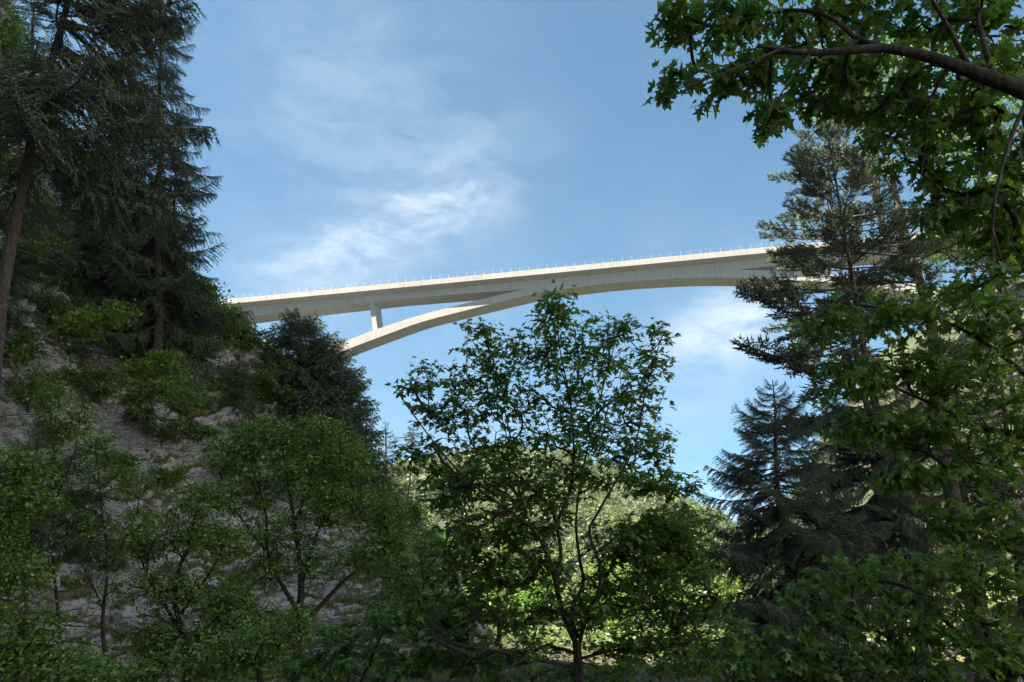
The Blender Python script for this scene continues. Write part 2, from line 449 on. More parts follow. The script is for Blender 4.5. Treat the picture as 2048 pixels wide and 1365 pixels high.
bridge = thing('arch_bridge', 'pale concrete arch bridge spanning the sky high above the gorge', 'bridge', bpt(200, 9, 141))
binv = -np.array(bridge.location)


def loft(sections):
    """sections: list of equal-length rings of 3D points; closed rings, capped"""
    S = np.asarray(sections, float); n, k, _ = S.shape
    idx = np.arange(n * k).reshape(n, k); nx = np.roll(idx, -1, 1)
    f = np.stack([idx[:-1], nx[:-1], nx[1:], idx[1:]], -1).reshape(-1, 4).tolist()
    f.append(idx[0][::-1].tolist()); f.append(idx[-1].tolist())
    return S.reshape(-1, 3), f


def bpart(name, sections, mat):
    v, f = loft(sections)
    me = bpy.data.meshes.new(name); me.from_pydata((v + binv).tolist(), [], f); me.update()
    return obj(name, me, bridge, mat)


CW, WB = 4.5, 9.4                      # cantilever, box width
DW = 2 * CW + WB
A_END = (-46.0, 420.0)


def deck_ring(a):
    return [bpt(a, c, z) for c, z in ((0, 150.0), (0, 147.32), (CW - .02, 146.72), (CW + WB + .02, 146.72), (DW, 147.32), (DW, 150.0), (DW - .35, 150.0), (DW - .4, 148.4), (.4, 148.4), (.35, 150.0))]


bpart('deck', [deck_ring(a) for a in np.linspace(*A_END, 60)], M['concrete'])


def girder_bot(a): return float(np.interp(a, [-46, 0, 15, 60, 97, 133, 150, 202, 250, 267, 303, 340, 385, 420], [140.6, 141.0, 141.4, 142.7, 143.5, 143.1, 142.6, 142.4, 142.6, 143.1, 143.5, 142.8, 141.4, 141]))


bpart('girder', [[bpt(a, c, z) for c, z in ((CW, 146.72), (CW + .0, girder_bot(a)), (CW + WB, girder_bot(a)), (CW + WB, 146.72))] for a in np.linspace(*A_END, 120)], M['concrete'])
AL_a = np.array([20, 45, 66.0, 82.0, 105.6, 129.7, 141.1, 160.2, 176.7, 190.3, 202, 211.9, 232.7, 249.5, 262.0, 275, 299, 322, 338, 360, 384])
AL_z = np.array([98, 110.5, 118.9, 123.8, 130.8, 135.0, 137.0, 140.0, 141.1, 141.6, 141.75, 141.6, 140.7, 138.9, 137.3, 135, 130.8, 123.8, 118.9, 110.5, 98])
AU_a = np.array([20, 45, 65.6, 85.7, 105.5, 121.3, 139.2, 150.3, 165, 202, 239, 250.0, 262.4, 283.9, 299, 318, 338, 360, 384])
AU_z = np.array([103.5, 115.6, 123.5, 129.6, 134.4, 137.1, 140.2, 142.1, 143.6, 144.4, 143.6, 142.8, 141.1, 137.4, 134.4, 129.6, 123.5, 115.6, 103.5])


def smooth_interp(a, xs, ys):
    return float(np.mean([np.interp(a + o, xs, ys) for o in np.linspace(-7, 7, 9)]))


sec = []
for a in np.linspace(26, 378, 170):
    zl, zu = smooth_interp(a, AL_a, AL_z), smooth_interp(a, AU_a, AU_z)
    g0 = 0.004
    sec.append([bpt(a, c, z) for c, z in ((CW - g0, zu), (CW - g0, zl), (CW + WB + g0, zl), (CW + WB + g0, zu))])
bpart('arch', sec, M['concrete'])


def pier(a_top, a_bot, w, z_top, z_bot):
    c0, c1 = CW + 0.35, CW + WB - 0.35
    return bpart('pier', [[bpt(a - w, c0, z), bpt(a + w, c0, z), bpt(a + w, c1, z), bpt(a - w, c1, z)] for a, z in ((a_bot, z_bot), ((a_top + a_bot) / 2, (z_top + z_bot) / 2), (a_top, z_top))], M['concrete'])


pier(79.7, 83.0, 1.2, 143.4, 126.5)
pier(324.3, 321.0, 1.2, 143.4, 126.5)
pier(8.0, 16.0, 1.5, 141.6, 84)
pier(396.0, 388.0, 1.5, 141.6, 84)
# sockets at the foot of each arch leg
for a0, a1 in ((18, 34), (386, 370)):
    bpart('footing', [[bpt(a0, CW - 2, 84), bpt(a1, CW - 2, 84), bpt(a1, CW + WB + 2, 84), bpt(a0, CW + WB + 2, 84)],
                      [bpt(a0, CW - 2, 104), bpt(a1, CW - 2, 108), bpt(a1, CW + WB + 2, 108), bpt(a0, CW + WB + 2, 104)]], M['concrete'])
# railing: one post mesh shared, plus the long cables
pv, pf = loft([[np.array([x, y, z]) for x, y in ((-w, -w), (w, -w), (w, w), (-w, w))] for z, w in ((0, .06), (.08, .05), (1.95, .042), (2.0, .02))])
pme = bpy.data.meshes.new('railing_post'); pme.from_pydata(pv.tolist(), [], pf); pme.materials.append(M['steel'])
rotz = math.atan2(BD[1], BD[0])
for i in range(98):
    a = 4.27 * i - 4.0
    for c in (0.18,):
        o = obj('railing_post', pme, bridge); o.location = (bpt(a, c, 149.99) + binv).tolist(); o.rotation_euler = (0, 0, rotz)
for c in (DW - 0.18,):
    for i in range(98):
        o = obj('railing_post', pme, bridge); o.location = (bpt(4.27 * i - 4.0, c, 149.99) + binv).tolist(); o.rotation_euler = (0, 0, rotz)
for c in (0.18, DW - 0.18):
    for z in (150.9, 151.9):
        bpart('railing_cable', [[bpt(a, c + dy, z + dz) for dy, dz in ((-.006, -.006), (.006, -.006), (.006, .006), (-.006, .006))] for a in (-4, 412)], M['steel'])


# ------------------------------------------------------------------ wood and leaves
def tube(paths, sides):
    """paths: list of (points n,3, radii n) -> verts, quads"""
    V, Fq, off = [], [], 0
    ang = np.linspace(0, 2 * math.pi, sides, endpoint=False); ca, sa = np.cos(ang), np.sin(ang)
    for pts, rad in paths:
        pts = np.asarray(pts, float); n = len(pts)
        t = unit(np.gradient(pts, axis=0)); ref = np.array([0.0, 0.0, 1.0])
        if abs(t.mean(0)[2]) > 0.8: ref = np.array([1.0, 0.0, 0.0])
        u = unit(np.cross(t, ref)); w = np.cross(t, u)
        r = np.asarray(rad, float)[:, None, None]
        V.append((pts[:, None, :] + r * (u[:, None, :] * ca[None, :, None] + w[:, None, :] * sa[None, :, None])).reshape(-1, 3))
        idx = off + np.arange(n * sides).reshape(n, sides); nx = np.roll(idx, -1, 1)
        Fq.append(np.stack([idx[:-1], nx[:-1], nx[1:], idx[1:]], -1).reshape(-1, 4)); off += n * sides
    return np.concatenate(V), np.concatenate(Fq)


def leaf_shape(kind, k=0):
    if kind == 'maple':
        half = [(.14, -.07), (.40, -.04), (.22, .17), (.34, .32), (.58, .50), (.30, .49), (.14, .47), (.21, .70)]
        o = [(0, 0.0)] + half + [(0, 1.0)] + [(-x, y) for x, y in half[::-1]]
    elif kind == 'oval':
        half = [(.22, .30), (.22, .68)]
        o = [(0, 0)] + half + [(0, 1)] + [(-x, y) for x, y in half[::-1]]
    else:                                   # a coarse leaf for trees farther off
        o = [(0, 0), (.30, .45), (0, 1), (-.30, .45)]; v = np.array([(x, y, .1 * (k % 3) * abs(x) - .1 * y * y) for x, y in o]); return v, np.array([[0, 1, 2], [0, 2, 3]])
    o = np.array(o, float); cen = np.array([[0, 0.38 if kind == 'maple' else 0.45]])
    p = np.concatenate([cen, o]); r2 = np.random.default_rng(k + 3)
    curl, fold = (0.10 + 0.12 * r2.random()), (0.05 + 0.22 * r2.random())
    z = fold * np.abs(p[:, 0]) - curl * p[:, 1] ** 2 + (0.05 * r2.standard_normal(len(p)) if kind == 'maple' else 0)
    v = np.column_stack([p, z]); n = len(o)
    f = np.array([[0, 1 + i, 1 + (i + 1) % n] for i in range(n)])
    return v, f


SHAPES = {k: [leaf_shape(k, i) for i in range(4)] for k in ('maple', 'oval', 'coarse')}
LEAF_ME = {}


def leaf_frames(dirs, up, tilt, r):
    n = unit(np.asarray(up) + r.standard_normal((len(dirs), 3)) * tilt)
    y = unit(dirs); z = unit(n - (n * y).sum(1, keepdims=True) * y); x = np.cross(y, z)
    return np.stack([x, y, z], -1)         # columns are the axes


def bake_leaves(shape, pos, R, s):
    V, Fc, off = [], [], 0; n = len(pos)
    for k in range(len(SHAPES[shape])):
        sel = np.arange(k, n, len(SHAPES[shape])); lv, lf = SHAPES[shape][k]
        if not len(sel): continue
        v = pos[sel][:, None, :] + s[sel][:, None, None] * np.einsum('nij,vj->nvi', R[sel], lv)
        V.append(v.reshape(-1, 3)); m = len(lv)
        Fc.append((lf[None] + off + (np.arange(len(sel)) * m)[:, None, None]).reshape(-1, 3)); off += len(sel) * m
    return np.concatenate(V), np.concatenate(Fc)


def project(P):
    d = P - CAM; cy, sy = math.cos(PITCH), math.sin(PITCH)
    dep = d[:, 1] * cy + d[:, 2] * sy; up = d[:, 2] * cy - d[:, 1] * sy
    return 1024 + F_PX * d[:, 0] / dep, 682.5 - F_PX * up / dep, dep


def densify(pts, step):
    pts = np.asarray(pts, float)
    if len(pts) > 2:
        n = max(4, int(np.linalg.norm(np.diff(pts, axis=0), axis=1).sum() / step))
        return cr(pts, np.linspace(0, len(pts) - 1, n))
    n = max(3, int(np.linalg.norm(pts[1] - pts[0]) / step)); return pts[0] + (pts[1] - pts[0]) * np.linspace(0, 1, n)[:, None]


def leafy(name, label, cat, base, limbs, blobs, n_clusters, leaf, shape='maple', per=6, mat='maple_leaf', bark='bark', singles=0,
          seed=1, spread=None, tilt=0.45, droop=0.35, group=None, twig=0.0035, sides=3, wood='limb', up=(0, 0, 1), loose=1.0):
    """limbs: list of (points, r0, r1), the first is the trunk. blobs: list of (centre, radii, weight). Twigs run from the nearest wood to every leaf cluster."""
    r = np.random.default_rng(seed); base = np.asarray(base, float)
    t = thing(name, label, cat, base, group)
    N, own, paths = [], [], [[] for _ in limbs]
    for li, (pts, r0, r1) in enumerate(limbs):
        p = densify(pts, 0.14 if leaf < .2 else .3); k = len(p)
        p = p + (0.22 * r0 + 0.006) * fbm(p * 2.2 + seed, 2, seed)[:, None] * r.standard_normal(3) * np.linspace(0, 1, k)[:, None]
        rad = r0 + (r1 - r0) * np.linspace(0, 1, k) ** 0.8
        if li == 0: rad = rad * (1 + 0.5 * np.exp(-np.linspace(0, 8, k)))
        paths[li].append((p, rad)); N.append(p); own += [li] * k
    N = np.concatenate(N); own = np.array(own)
    w = np.array([b[2] for b in blobs], float); w /= w.sum()
    which = r.choice(len(blobs), n_clusters, p=w)
    cen = np.array([b[0] for b in blobs])[which]; rd = np.array([b[1] for b in blobs], float)[which]
    g = unit(r.standard_normal((n_clusters, 3))) * (r.random((n_clusters, 1)) ** 0.45)
    Cp = cen + g * rd * loose
    Cp = Cp[Cp[:, 2] > -0.9]
    d0 = np.sqrt(((Cp[:, None, :] - N[None, ::3, :]) ** 2).sum(-1)).min(1); Cp = Cp[np.argsort(d0)]
    tw_pts, tw_own, ends = [], [], []
    cap = len(N) + len(Cp) * 7; bufp = np.zeros((cap, 3)); bufo = np.zeros(cap, int); m = len(N); bufp[:m] = N; bufo[:m] = own
    bparent = np.full(cap, -1); cnt = np.zeros(cap); bufd = np.zeros((cap, 3)); bufd[:m] = np.concatenate([unit(np.gradient(pl[0][0], axis=0)) for pl in paths])
    first = []
    for c in Cp:
        dv = c - bufp[:m]; dl = np.sqrt((dv ** 2).sum(1)); cost = dl + 0.30 * np.maximum(0, -dv[:, 2]) + 0.5 * (dl - (dv * bufd[:m]).sum(1))
        j = int(cost.argmin()); a = bufp[j]; L = np.linalg.norm(c - a)
        if L < 1e-3: continue
        k = (3 if singles else 2) if L < .4 else ((4 if singles else 3) if L < 1.0 else 6)
        u = np.linspace(0, 1, k + 1)[1:, None]
        side = r.standard_normal(3) * 0.10 * L
        cs = max(0.0, float(bufd[j] @ (c - a)) / L); ctl = a + (0.45 * cs * bufd[j] + (1.1 - .45 * cs) * (c - a) / L) * 0.5 * L + side
        q = (1 - u) ** 2 * a + 2 * u * (1 - u) * ctl + u * u * c
        ids = np.arange(m, m + k); bufp[m:m + k] = q; bufo[m:m + k] = bufo[j]; bparent[ids[0]] = j; bparent[ids[1:]] = ids[:-1]; bufd[ids] = unit(np.diff(np.vstack([a, q]), axis=0)); m += k
        first.append((j, ids)); ends.append((c, bufo[j], unit(q[-1] - (q[-2] if k > 1 else a))))
    for _, ids in first[::-1]:             # pipe model: count the tips carried by every twig node
        j = ids[-1]; cnt[j] += 1
    order = np.arange(m - 1, len(N) - 1, -1)
    for j in order:
        p = bparent[j]
        if p >= 0: cnt[p] += cnt[j]
    tip_r = twig
    for j, ids in first:
        pts = np.vstack([bufp[j], bufp[ids]]); rr = tip_r * np.maximum(cnt[ids], 1) ** 0.48
        rr = np.concatenate([[rr[0]], rr]); paths[bufo[j]].append((pts, rr))
    limb_o = []
    for li, pl in enumerate(paths):
        v1, f1 = tube(pl[:1], 9 if singles else 6)
        if len(pl) > 1:
            v2, f2 = tube(pl[1:], sides); v, f = np.concatenate([v1, v2]), np.concatenate([f1, f2 + len(v1)])
        else: v, f = v1, f1
        limb_o.append(obj('trunk' if li == 0 else wood, mesh_np(wood, v - base, f, [M[bark]], None, True), t))
    E = np.array([e[0] for e in ends]); D = np.array([e[2] for e in ends]); EO = np.repeat(np.array([e[1] for e in ends]), per); n = len(E)
    spread = spread or leaf * 1.5
    pos = np.repeat(E, per, 0); dr = np.repeat(D, per, 0)
    az = unit(r.standard_normal((n * per, 3)) * np.array([1, 1, 0.25]) + 0.55 * dr)
    back = np.repeat(unit(D), per, 0) * (-r.random((n * per, 1)) * spread * 1.2)
    pos = pos + back * 0.8 + az * (r.random((n * per, 1)) * spread * 0.55)
    dirs = unit(az + np.array([0, 0, -droop]) * (0.4 + r.random((n * per, 1))))
    keep = r.random(n * per) < 0.92; pos, dirs, EO = pos[keep], dirs[keep], EO[keep]
    R = leaf_frames(dirs, up, tilt, r); s = leaf * (0.55 + 0.65 * r.random(len(pos)))
    if singles:
        px, py, dep = project(pos); ok = (px > -10) & (px < 2058) & (py > -10) & (py < 1375) & (dep > .5)
        key = np.where(ok, dep / s, 1e9); top = np.argsort(key)[:singles]
        rest = np.ones(len(pos), bool); rest[top] = False
        for j in top:
            k = int(j % 4)
            if (shape, mat, k) not in LEAF_ME:
                LEAF_ME[(shape, mat, k)] = mesh_np('leaf', *SHAPES[shape][k], [M[mat]])
            o = obj('leaf', LEAF_ME[(shape, mat, k)], limb_o[EO[j]])
            mm = np.eye(4); mm[:3, :3] = R[j] * s[j]; mm[:3, 3] = pos[j] - base
            o.matrix_local = Matrix(mm.tolist())
        pos, R, s = pos[rest], R[rest], s[rest]
    v, f = bake_leaves(shape, pos, R, s)
    obj('foliage', mesh_np('foliage', v - base, f, [M[mat]]), t, None, kind='stuff')
    return t


def B(y, depth, *ell):
    """crown lobes: (px, py, rx, ry, weight[, dy]) at distance y"""
    out = []
    for e in ell:
        px, py, rx, ry, w = e[:5]; yy = y + (e[5] if len(e) > 5 else 0)
        c = at(px, py, yy); k = np.linalg.norm(c - CAM) / F_PX
        out.append((c, (rx * k, min(depth, max(rx, ry) * k * 1.3), ry * k), w))
    return out


def L(y, *pts):
    return np.array([at(p[0], p[1], y + (p[2] if len(p) > 2 else 0)) for p in pts])


# --- the maple in the middle
mb = at(1158, 1560, 9.5); mb[2] = -1.2
leafy('maple_tree', 'slender dark stemmed maple standing alone against bridge and sky in the middle', 'tree', mb, [
    (np.vstack([mb, L(9.5, (1158, 1400), (1157, 1340), (1153, 1280))]), .066, .050),
    (L(9.5, (1153, 1290), (1132, 1243, -.1), (1118, 1199, -.2), (1108, 1154, -.3), (1098, 1113, -.4), (1084, 1086, -.5), (1060, 1052, -.6), (1019, 1021, -.7), (951, 973, -.8), (880, 900, -.8), (800, 790, -.7)), 0.0368, .008),
    (L(9.5, (1108, 1154, -.3), (1122, 1113, -.2), (1113, 1052, 0), (1100, 1015, .1), (1077, 990, .2), (1046, 960, .3), (1020, 870, .4), (1000, 770, .5), (970, 670, .6)), 0.0272, .006),
    (L(9.5, (1112, 1050, 0), (1129, 1011, 0), (1142, 970, -.1), (1148, 900, -.1), (1140, 800, -.1), (1120, 700, 0), (1110, 590, 0)), 0.0240, .006),
    (L(9.5, (1156, 1275), (1142, 1226, .2), (1166, 1168, .3), (1159, 1113, .4), (1152, 1045, .5), (1160, 970, .5), (1185, 860, .6), (1210, 760, .6), (1240, 650, .6)), 0.0304, .006),
    (L(9.5, (1158, 1290), (1176, 1223, -.2), (1197, 1192, -.4), (1199, 1130, -.5), (1178, 1065, -.6), (1193, 1031, -.7), (1224, 977, -.8), (1270, 890, -.8), (1290, 790, -.8), (1322, 680, -.8)), 0.0272, .006),
    (L(9.5, (1197, 1192, -.4), (1230, 1120, -.2), (1290, 1050, .1), (1340, 1000, .3), (1390, 970, .4)), 0.0160, .005),
    (L(9.5, (1150, 1335), (1072, 1320, -.5), (985, 1300, -.9), (907, 1285, -1.2), (820, 1240, -1.4)), 0.0208, .006),
    (L(9.5, (1160, 1318), (1232, 1300, -.3), (1300, 1298, -.5), (1360, 1290, -.6), (1420, 1265, -.7)), 0.0192, .006)],
    B(9.5, 1.7, (1080, 1010, 90, 40, 6), (1060, 1130, 70, 40, 5), (1120, 1190, 90, 35, 4), (1110, 600, 22, 30, 1), (1110, 630, 45, 55, 5), (1090, 700, 85, 45, 6), (985, 720, 75, 40, 4.5), (955, 655, 35, 20, 1.6), (880, 760, 75, 32, 4), (815, 775, 35, 16, 1.2), (1205, 690, 55, 60, 5), (1250, 650, 28, 22, 1.3),
      (1318, 670, 28, 25, 1.6), (1305, 740, 32, 45, 3), (1285, 800, 45, 40, 3), (1130, 790, 150, 50, 12), (990, 800, 80, 40, 5), (890, 830, 70, 40, 4), (1200, 860, 110, 40, 6), (1315, 890, 32, 35, 2.2), (1270, 900, 50, 25, 2),
      (850, 920, 45, 40, 2.6), (1080, 890, 120, 35, 8), (940, 910, 80, 40, 5), (1020, 960, 150, 35, 11.9), (900, 990, 60, 45, 6.8), (1200, 950, 110, 30, 6.8), (1320, 965, 70, 18, 4.08), (1380, 975, 20, 20, 1.19),
      (1340, 1050, 80, 35, 10.2), (1270, 1080, 90, 40, 10.2), (1380, 1120, 50, 50, 8.5), (1300, 1150, 100, 50, 13.6), (960, 1070, 80, 40, 8.5), (1050, 1060, 60, 25, 3.4), (910, 1130, 70, 40, 6.8), (1000, 1150, 70, 30, 4.08), (1240, 1220, 110, 35, 8.5),
      (1370, 1220, 70, 50, 8.5), (930, 1210, 80, 35, 6.8), (1040, 1240, 60, 30, 3.4), (870, 1260, 80, 30, 6.8), (1310, 1290, 110, 25, 8.5), (1010, 1300, 90, 25, 5.1)),
    3900, .090, per=4, singles=300, seed=11, tilt=.36, droop=.38, spread=.26, loose=1.15)

# --- overhanging maple, upper right
ob = np.array([6.0, 5.6, -1.2])
leafy('maple_tree', 'maple whose thick dark limb reaches in over the upper corner, big leaves hanging', 'tree', ob, [
    (np.vstack([ob, [[5.9, 5.6, 1.0], [5.6, 5.5, 2.6], [5.3, 5.4, 3.6], [5.1, 5.35, 4.6], [5.3, 5.4, 6.5], [5.7, 5.6, 8.6], [5.9, 5.8, 10.4]]]), .17, .02),
    (L(4.9, (2230, 290), (2100, 205), (1990, 160), (1920, 135), (1850, 112), (1770, 98), (1690, 103), (1610, 108), (1520, 93)), .085, .016),
    (L(4.9, (1780, 98), (1715, 78, .1), (1670, 40, .2), (1600, 20, .3), (1500, 30, .4), (1400, 60, .4), (1330, 100, .4)), .030, .006),
    (L(4.9, (1940, 140), (1905, 70, -.1), (1870, 10, -.2), (1830, -60, -.3)), .026, .008),
    (L(4.9, (1990, 160), (1960, 60, .2), (1940, -60, .4)), .030, .010),
    (L(4.9, (1560, 100), (1510, 120, -.1), (1440, 150, -.2), (1350, 180, -.2)), .012, .004),
    (L(4.9, (1620, 108), (1580, 160, -.1), (1545, 220, -.1), (1525, 265, -.1)), .010, .003),
    (L(4.9, (1900, 130), (1860, 200, .2), (1850, 300, .3), (1840, 380, .3)), .016, .005),
    (L(4.9, (2060, 190), (2020, 280, -.1), (1990, 400, -.2), (1985, 520, -.2)), .022, .006)],
    B(5.45, .9, (1350, 35, 45, 40, 3), (1440, 50, 80, 55, 6), (1340, 170, 40, 25, 2), (1430, 170, 60, 28, 3), (1520, 150, 60, 40, 4), (1540, 230, 32, 38, 2.6), (1560, 50, 80, 60, 6), (1640, 150, 70, 50, 6), (1690, 30, 80, 50, 5),
      (1800, 40, 90, 50, 6), (1920, 40, 90, 50, 6), (2010, 60, 60, 60, 4), (1760, 160, 80, 45, 6), (1870, 200, 80, 45, 5), (1960, 240, 70, 50, 5), (2020, 320, 50, 70, 5), (1830, 300, 60, 60, 3), (1900, 330, 60, 50, 3), (1990, 430, 50, 60, 4),
      (1740, 250, 50, 35, 2), (1660, 215, 45, 25, 2), (2030, 500, 35, 60, 3), (1990, 140, 60, 60, 4), (1900, 420, 55, 40, 2.5), (1960, 560, 60, 40, 2.5), (1800, 220, 60, 40, 3)) + [(np.array(c_, float), (1.1, 1.1, .9), 3.0) for c_ in ((5.5, 5.6, 6.6), (6.3, 6.2, 7.8), (5.2, 5.2, 8.4), (5.9, 5.8, 9.6), (6.8, 5.2, 6.4))],
    1300, .112, per=4, singles=300, seed=21, tilt=.5, droop=.7, mat='shade_leaf')

# --- maples on the right bank
rb = np.array([8.2, 7.4, -1.2])
leafy('maple_tree', 'broad leaved maple spreading from the right edge over the dark spruces', 'tree', rb, [
    (np.vstack([rb, [[8.1, 7.4, 1.2], [7.7, 7.4, 3.0], [7.2, 7.3, 5.0]]]), .14, .05),
    (L(7.2, (2230, 960), (2060, 880), (1950, 850), (1850, 800), (1740, 760), (1660, 740)), .040, .007),
    (L(7.2, (2200, 1000), (2050, 960), (1950, 960), (1840, 900), (1760, 860), (1690, 850)), .034, .007),
    (L(7.2, (2150, 820), (2040, 740), (1960, 680), (1880, 640), (1780, 620), (1640, 600)), .034, .006),
    (L(7.2, (2200, 1100), (2060, 1110), (1960, 1080), (1880, 1060), (1800, 1010)), .030, .006)],
    B(7.2, 1.2, (1660, 650, 55, 45, 3.5), (1780, 630, 80, 45, 5), (1900, 610, 80, 60, 6), (2000, 660, 60, 70, 6), (1700, 760, 70, 45, 5), (1820, 730, 80, 45, 5), (1930, 760, 80, 50, 6), (2020, 840, 45, 80, 5), (1740, 850, 80, 40, 5),
      (1860, 860, 80, 45, 6), (1960, 930, 70, 55, 6), (1810, 950, 70, 30, 3), (1900, 1040, 60, 40, 3), (2000, 1060, 60, 50, 4)),
    680, .108, per=5, singles=300, seed=31, tilt=.5, droop=.6, mat='shade_leaf')
rb2 = np.array([5.4, 8.6, -1.2])
leafy('maple_tree', 'low bushy maple filling the lower corner below the small spruce', 'tree', rb2, [
    (np.vstack([rb2, [[5.3, 8.6, .2], [5.1, 8.6, 1.2], [5.0, 8.6, 2.6]]]), .07, .02),
    (np.vstack([[5.25, 8.6, .4], L(8.4, (1800, 1290), (1700, 1240), (1620, 1190))]), .03, .006),
    (np.vstack([[5.2, 8.6, .8], L(8.4, (1850, 1200), (1760, 1160), (1690, 1130))]), .03, .006),
    (np.vstack([[5.2, 8.6, .9], L(8.2, (1950, 1200), (2000, 1150), (2040, 1100))]), .03, .006),
    (np.vstack([[5.3, 8.6, .1], L(8.2, (1700, 1330), (1580, 1310), (1490, 1300))]), .03, .006)],
    B(8.3, 1.2, (1690, 1150, 70, 40, 4), (1620, 1190, 55, 30, 3), (1800, 1150, 80, 45, 5), (1910, 1140, 70, 45, 5), (2000, 1180, 50, 55, 4), (1740, 1240, 90, 40, 6), (1860, 1240, 90, 45, 6), (1960, 1290, 80, 50, 5),
      (1600, 1260, 80, 35, 4), (1520, 1320, 80, 35, 4), (1680, 1320, 100, 40, 6), (1820, 1330, 100, 35, 6), (2030, 1330, 40, 40, 4)),
    640, .10, per=5, singles=300, seed=41, tilt=.5, droop=.45, mat='shade_leaf')

# --- low maples along the bottom
lb = np.array([-2.2, 10.2, -1.2])
leafy('maple_sapling', 'low maple sapling with layered leaves in front of the grey trunks', 'tree', lb, [
    (np.vstack([lb, [[-2.2, 10.2, -.2], [-2.1, 10.2, .7]]]), .05, .015),
    (np.vstack([[-2.2, 10.2, -.3], L(10, (700, 1310), (620, 1320))]), .02, .005),
    (np.vstack([[-2.2, 10.2, 0], L(10, (780, 1240), (840, 1200))]), .02, .005),
    (np.vstack([[-2.2, 10.2, -.1], L(10, (850, 1300), (950, 1290))]), .02, .005)],
    B(10, 1.2, (800, 1240, 110, 30, 5), (690, 1280, 70, 30, 4), (620, 1330, 70, 28, 4), (760, 1320, 120, 35, 6), (880, 1310, 90, 35, 5), (930, 1230, 60, 25, 2.5), (980, 1340, 80, 25, 3)),
    480, .10, per=6, singles=300, seed=51, tilt=.4, droop=.35)
lb3 = np.array([1.7, 11.0, -1.2])
leafy('maple_sapling', 'low maple sapling behind the foot of the slender middle maple', 'tree', lb3, [
    (np.vstack([lb3, [[1.7, 11.0, -.3], [1.7, 11, .5]]]), .04, .012),
    (np.vstack([[1.7, 11, -.4], L(11, (1330, 1330), (1420, 1310))]), .02, .005),
    (np.vstack([[1.7, 11, -.4], L(11, (1200, 1340), (1080, 1345))]), .02, .005)],
    B(11, 1.0, (1240, 1340, 120, 25, 4), (1400, 1320, 90, 35, 4), (1120, 1350, 90, 18, 2), (1470, 1270, 50, 40, 2)),
    260, .10, per=6, singles=300, seed=61, tilt=.4, droop=.35)


# ------------------------------------------------------------------ conifers
def spindle(n_sides=3):
    a = np.linspace(0, 2 * math.pi, n_sides, endpoint=False)
    ring = np.stack([np.full(n_sides, 0.42), np.cos(a) * .5, np.sin(a) * .5], 1)
    v = np.vstack([[0, 0, 0], ring, [1, 0, 0]]); f = []
    for i in range(n_sides):
        j = 1 + (i + 1) % n_sides; f += [[0, j, 1 + i], [n_sides + 1, 1 + i, j]]
    return v, np.array(f)


SPV, SPF = spindle()


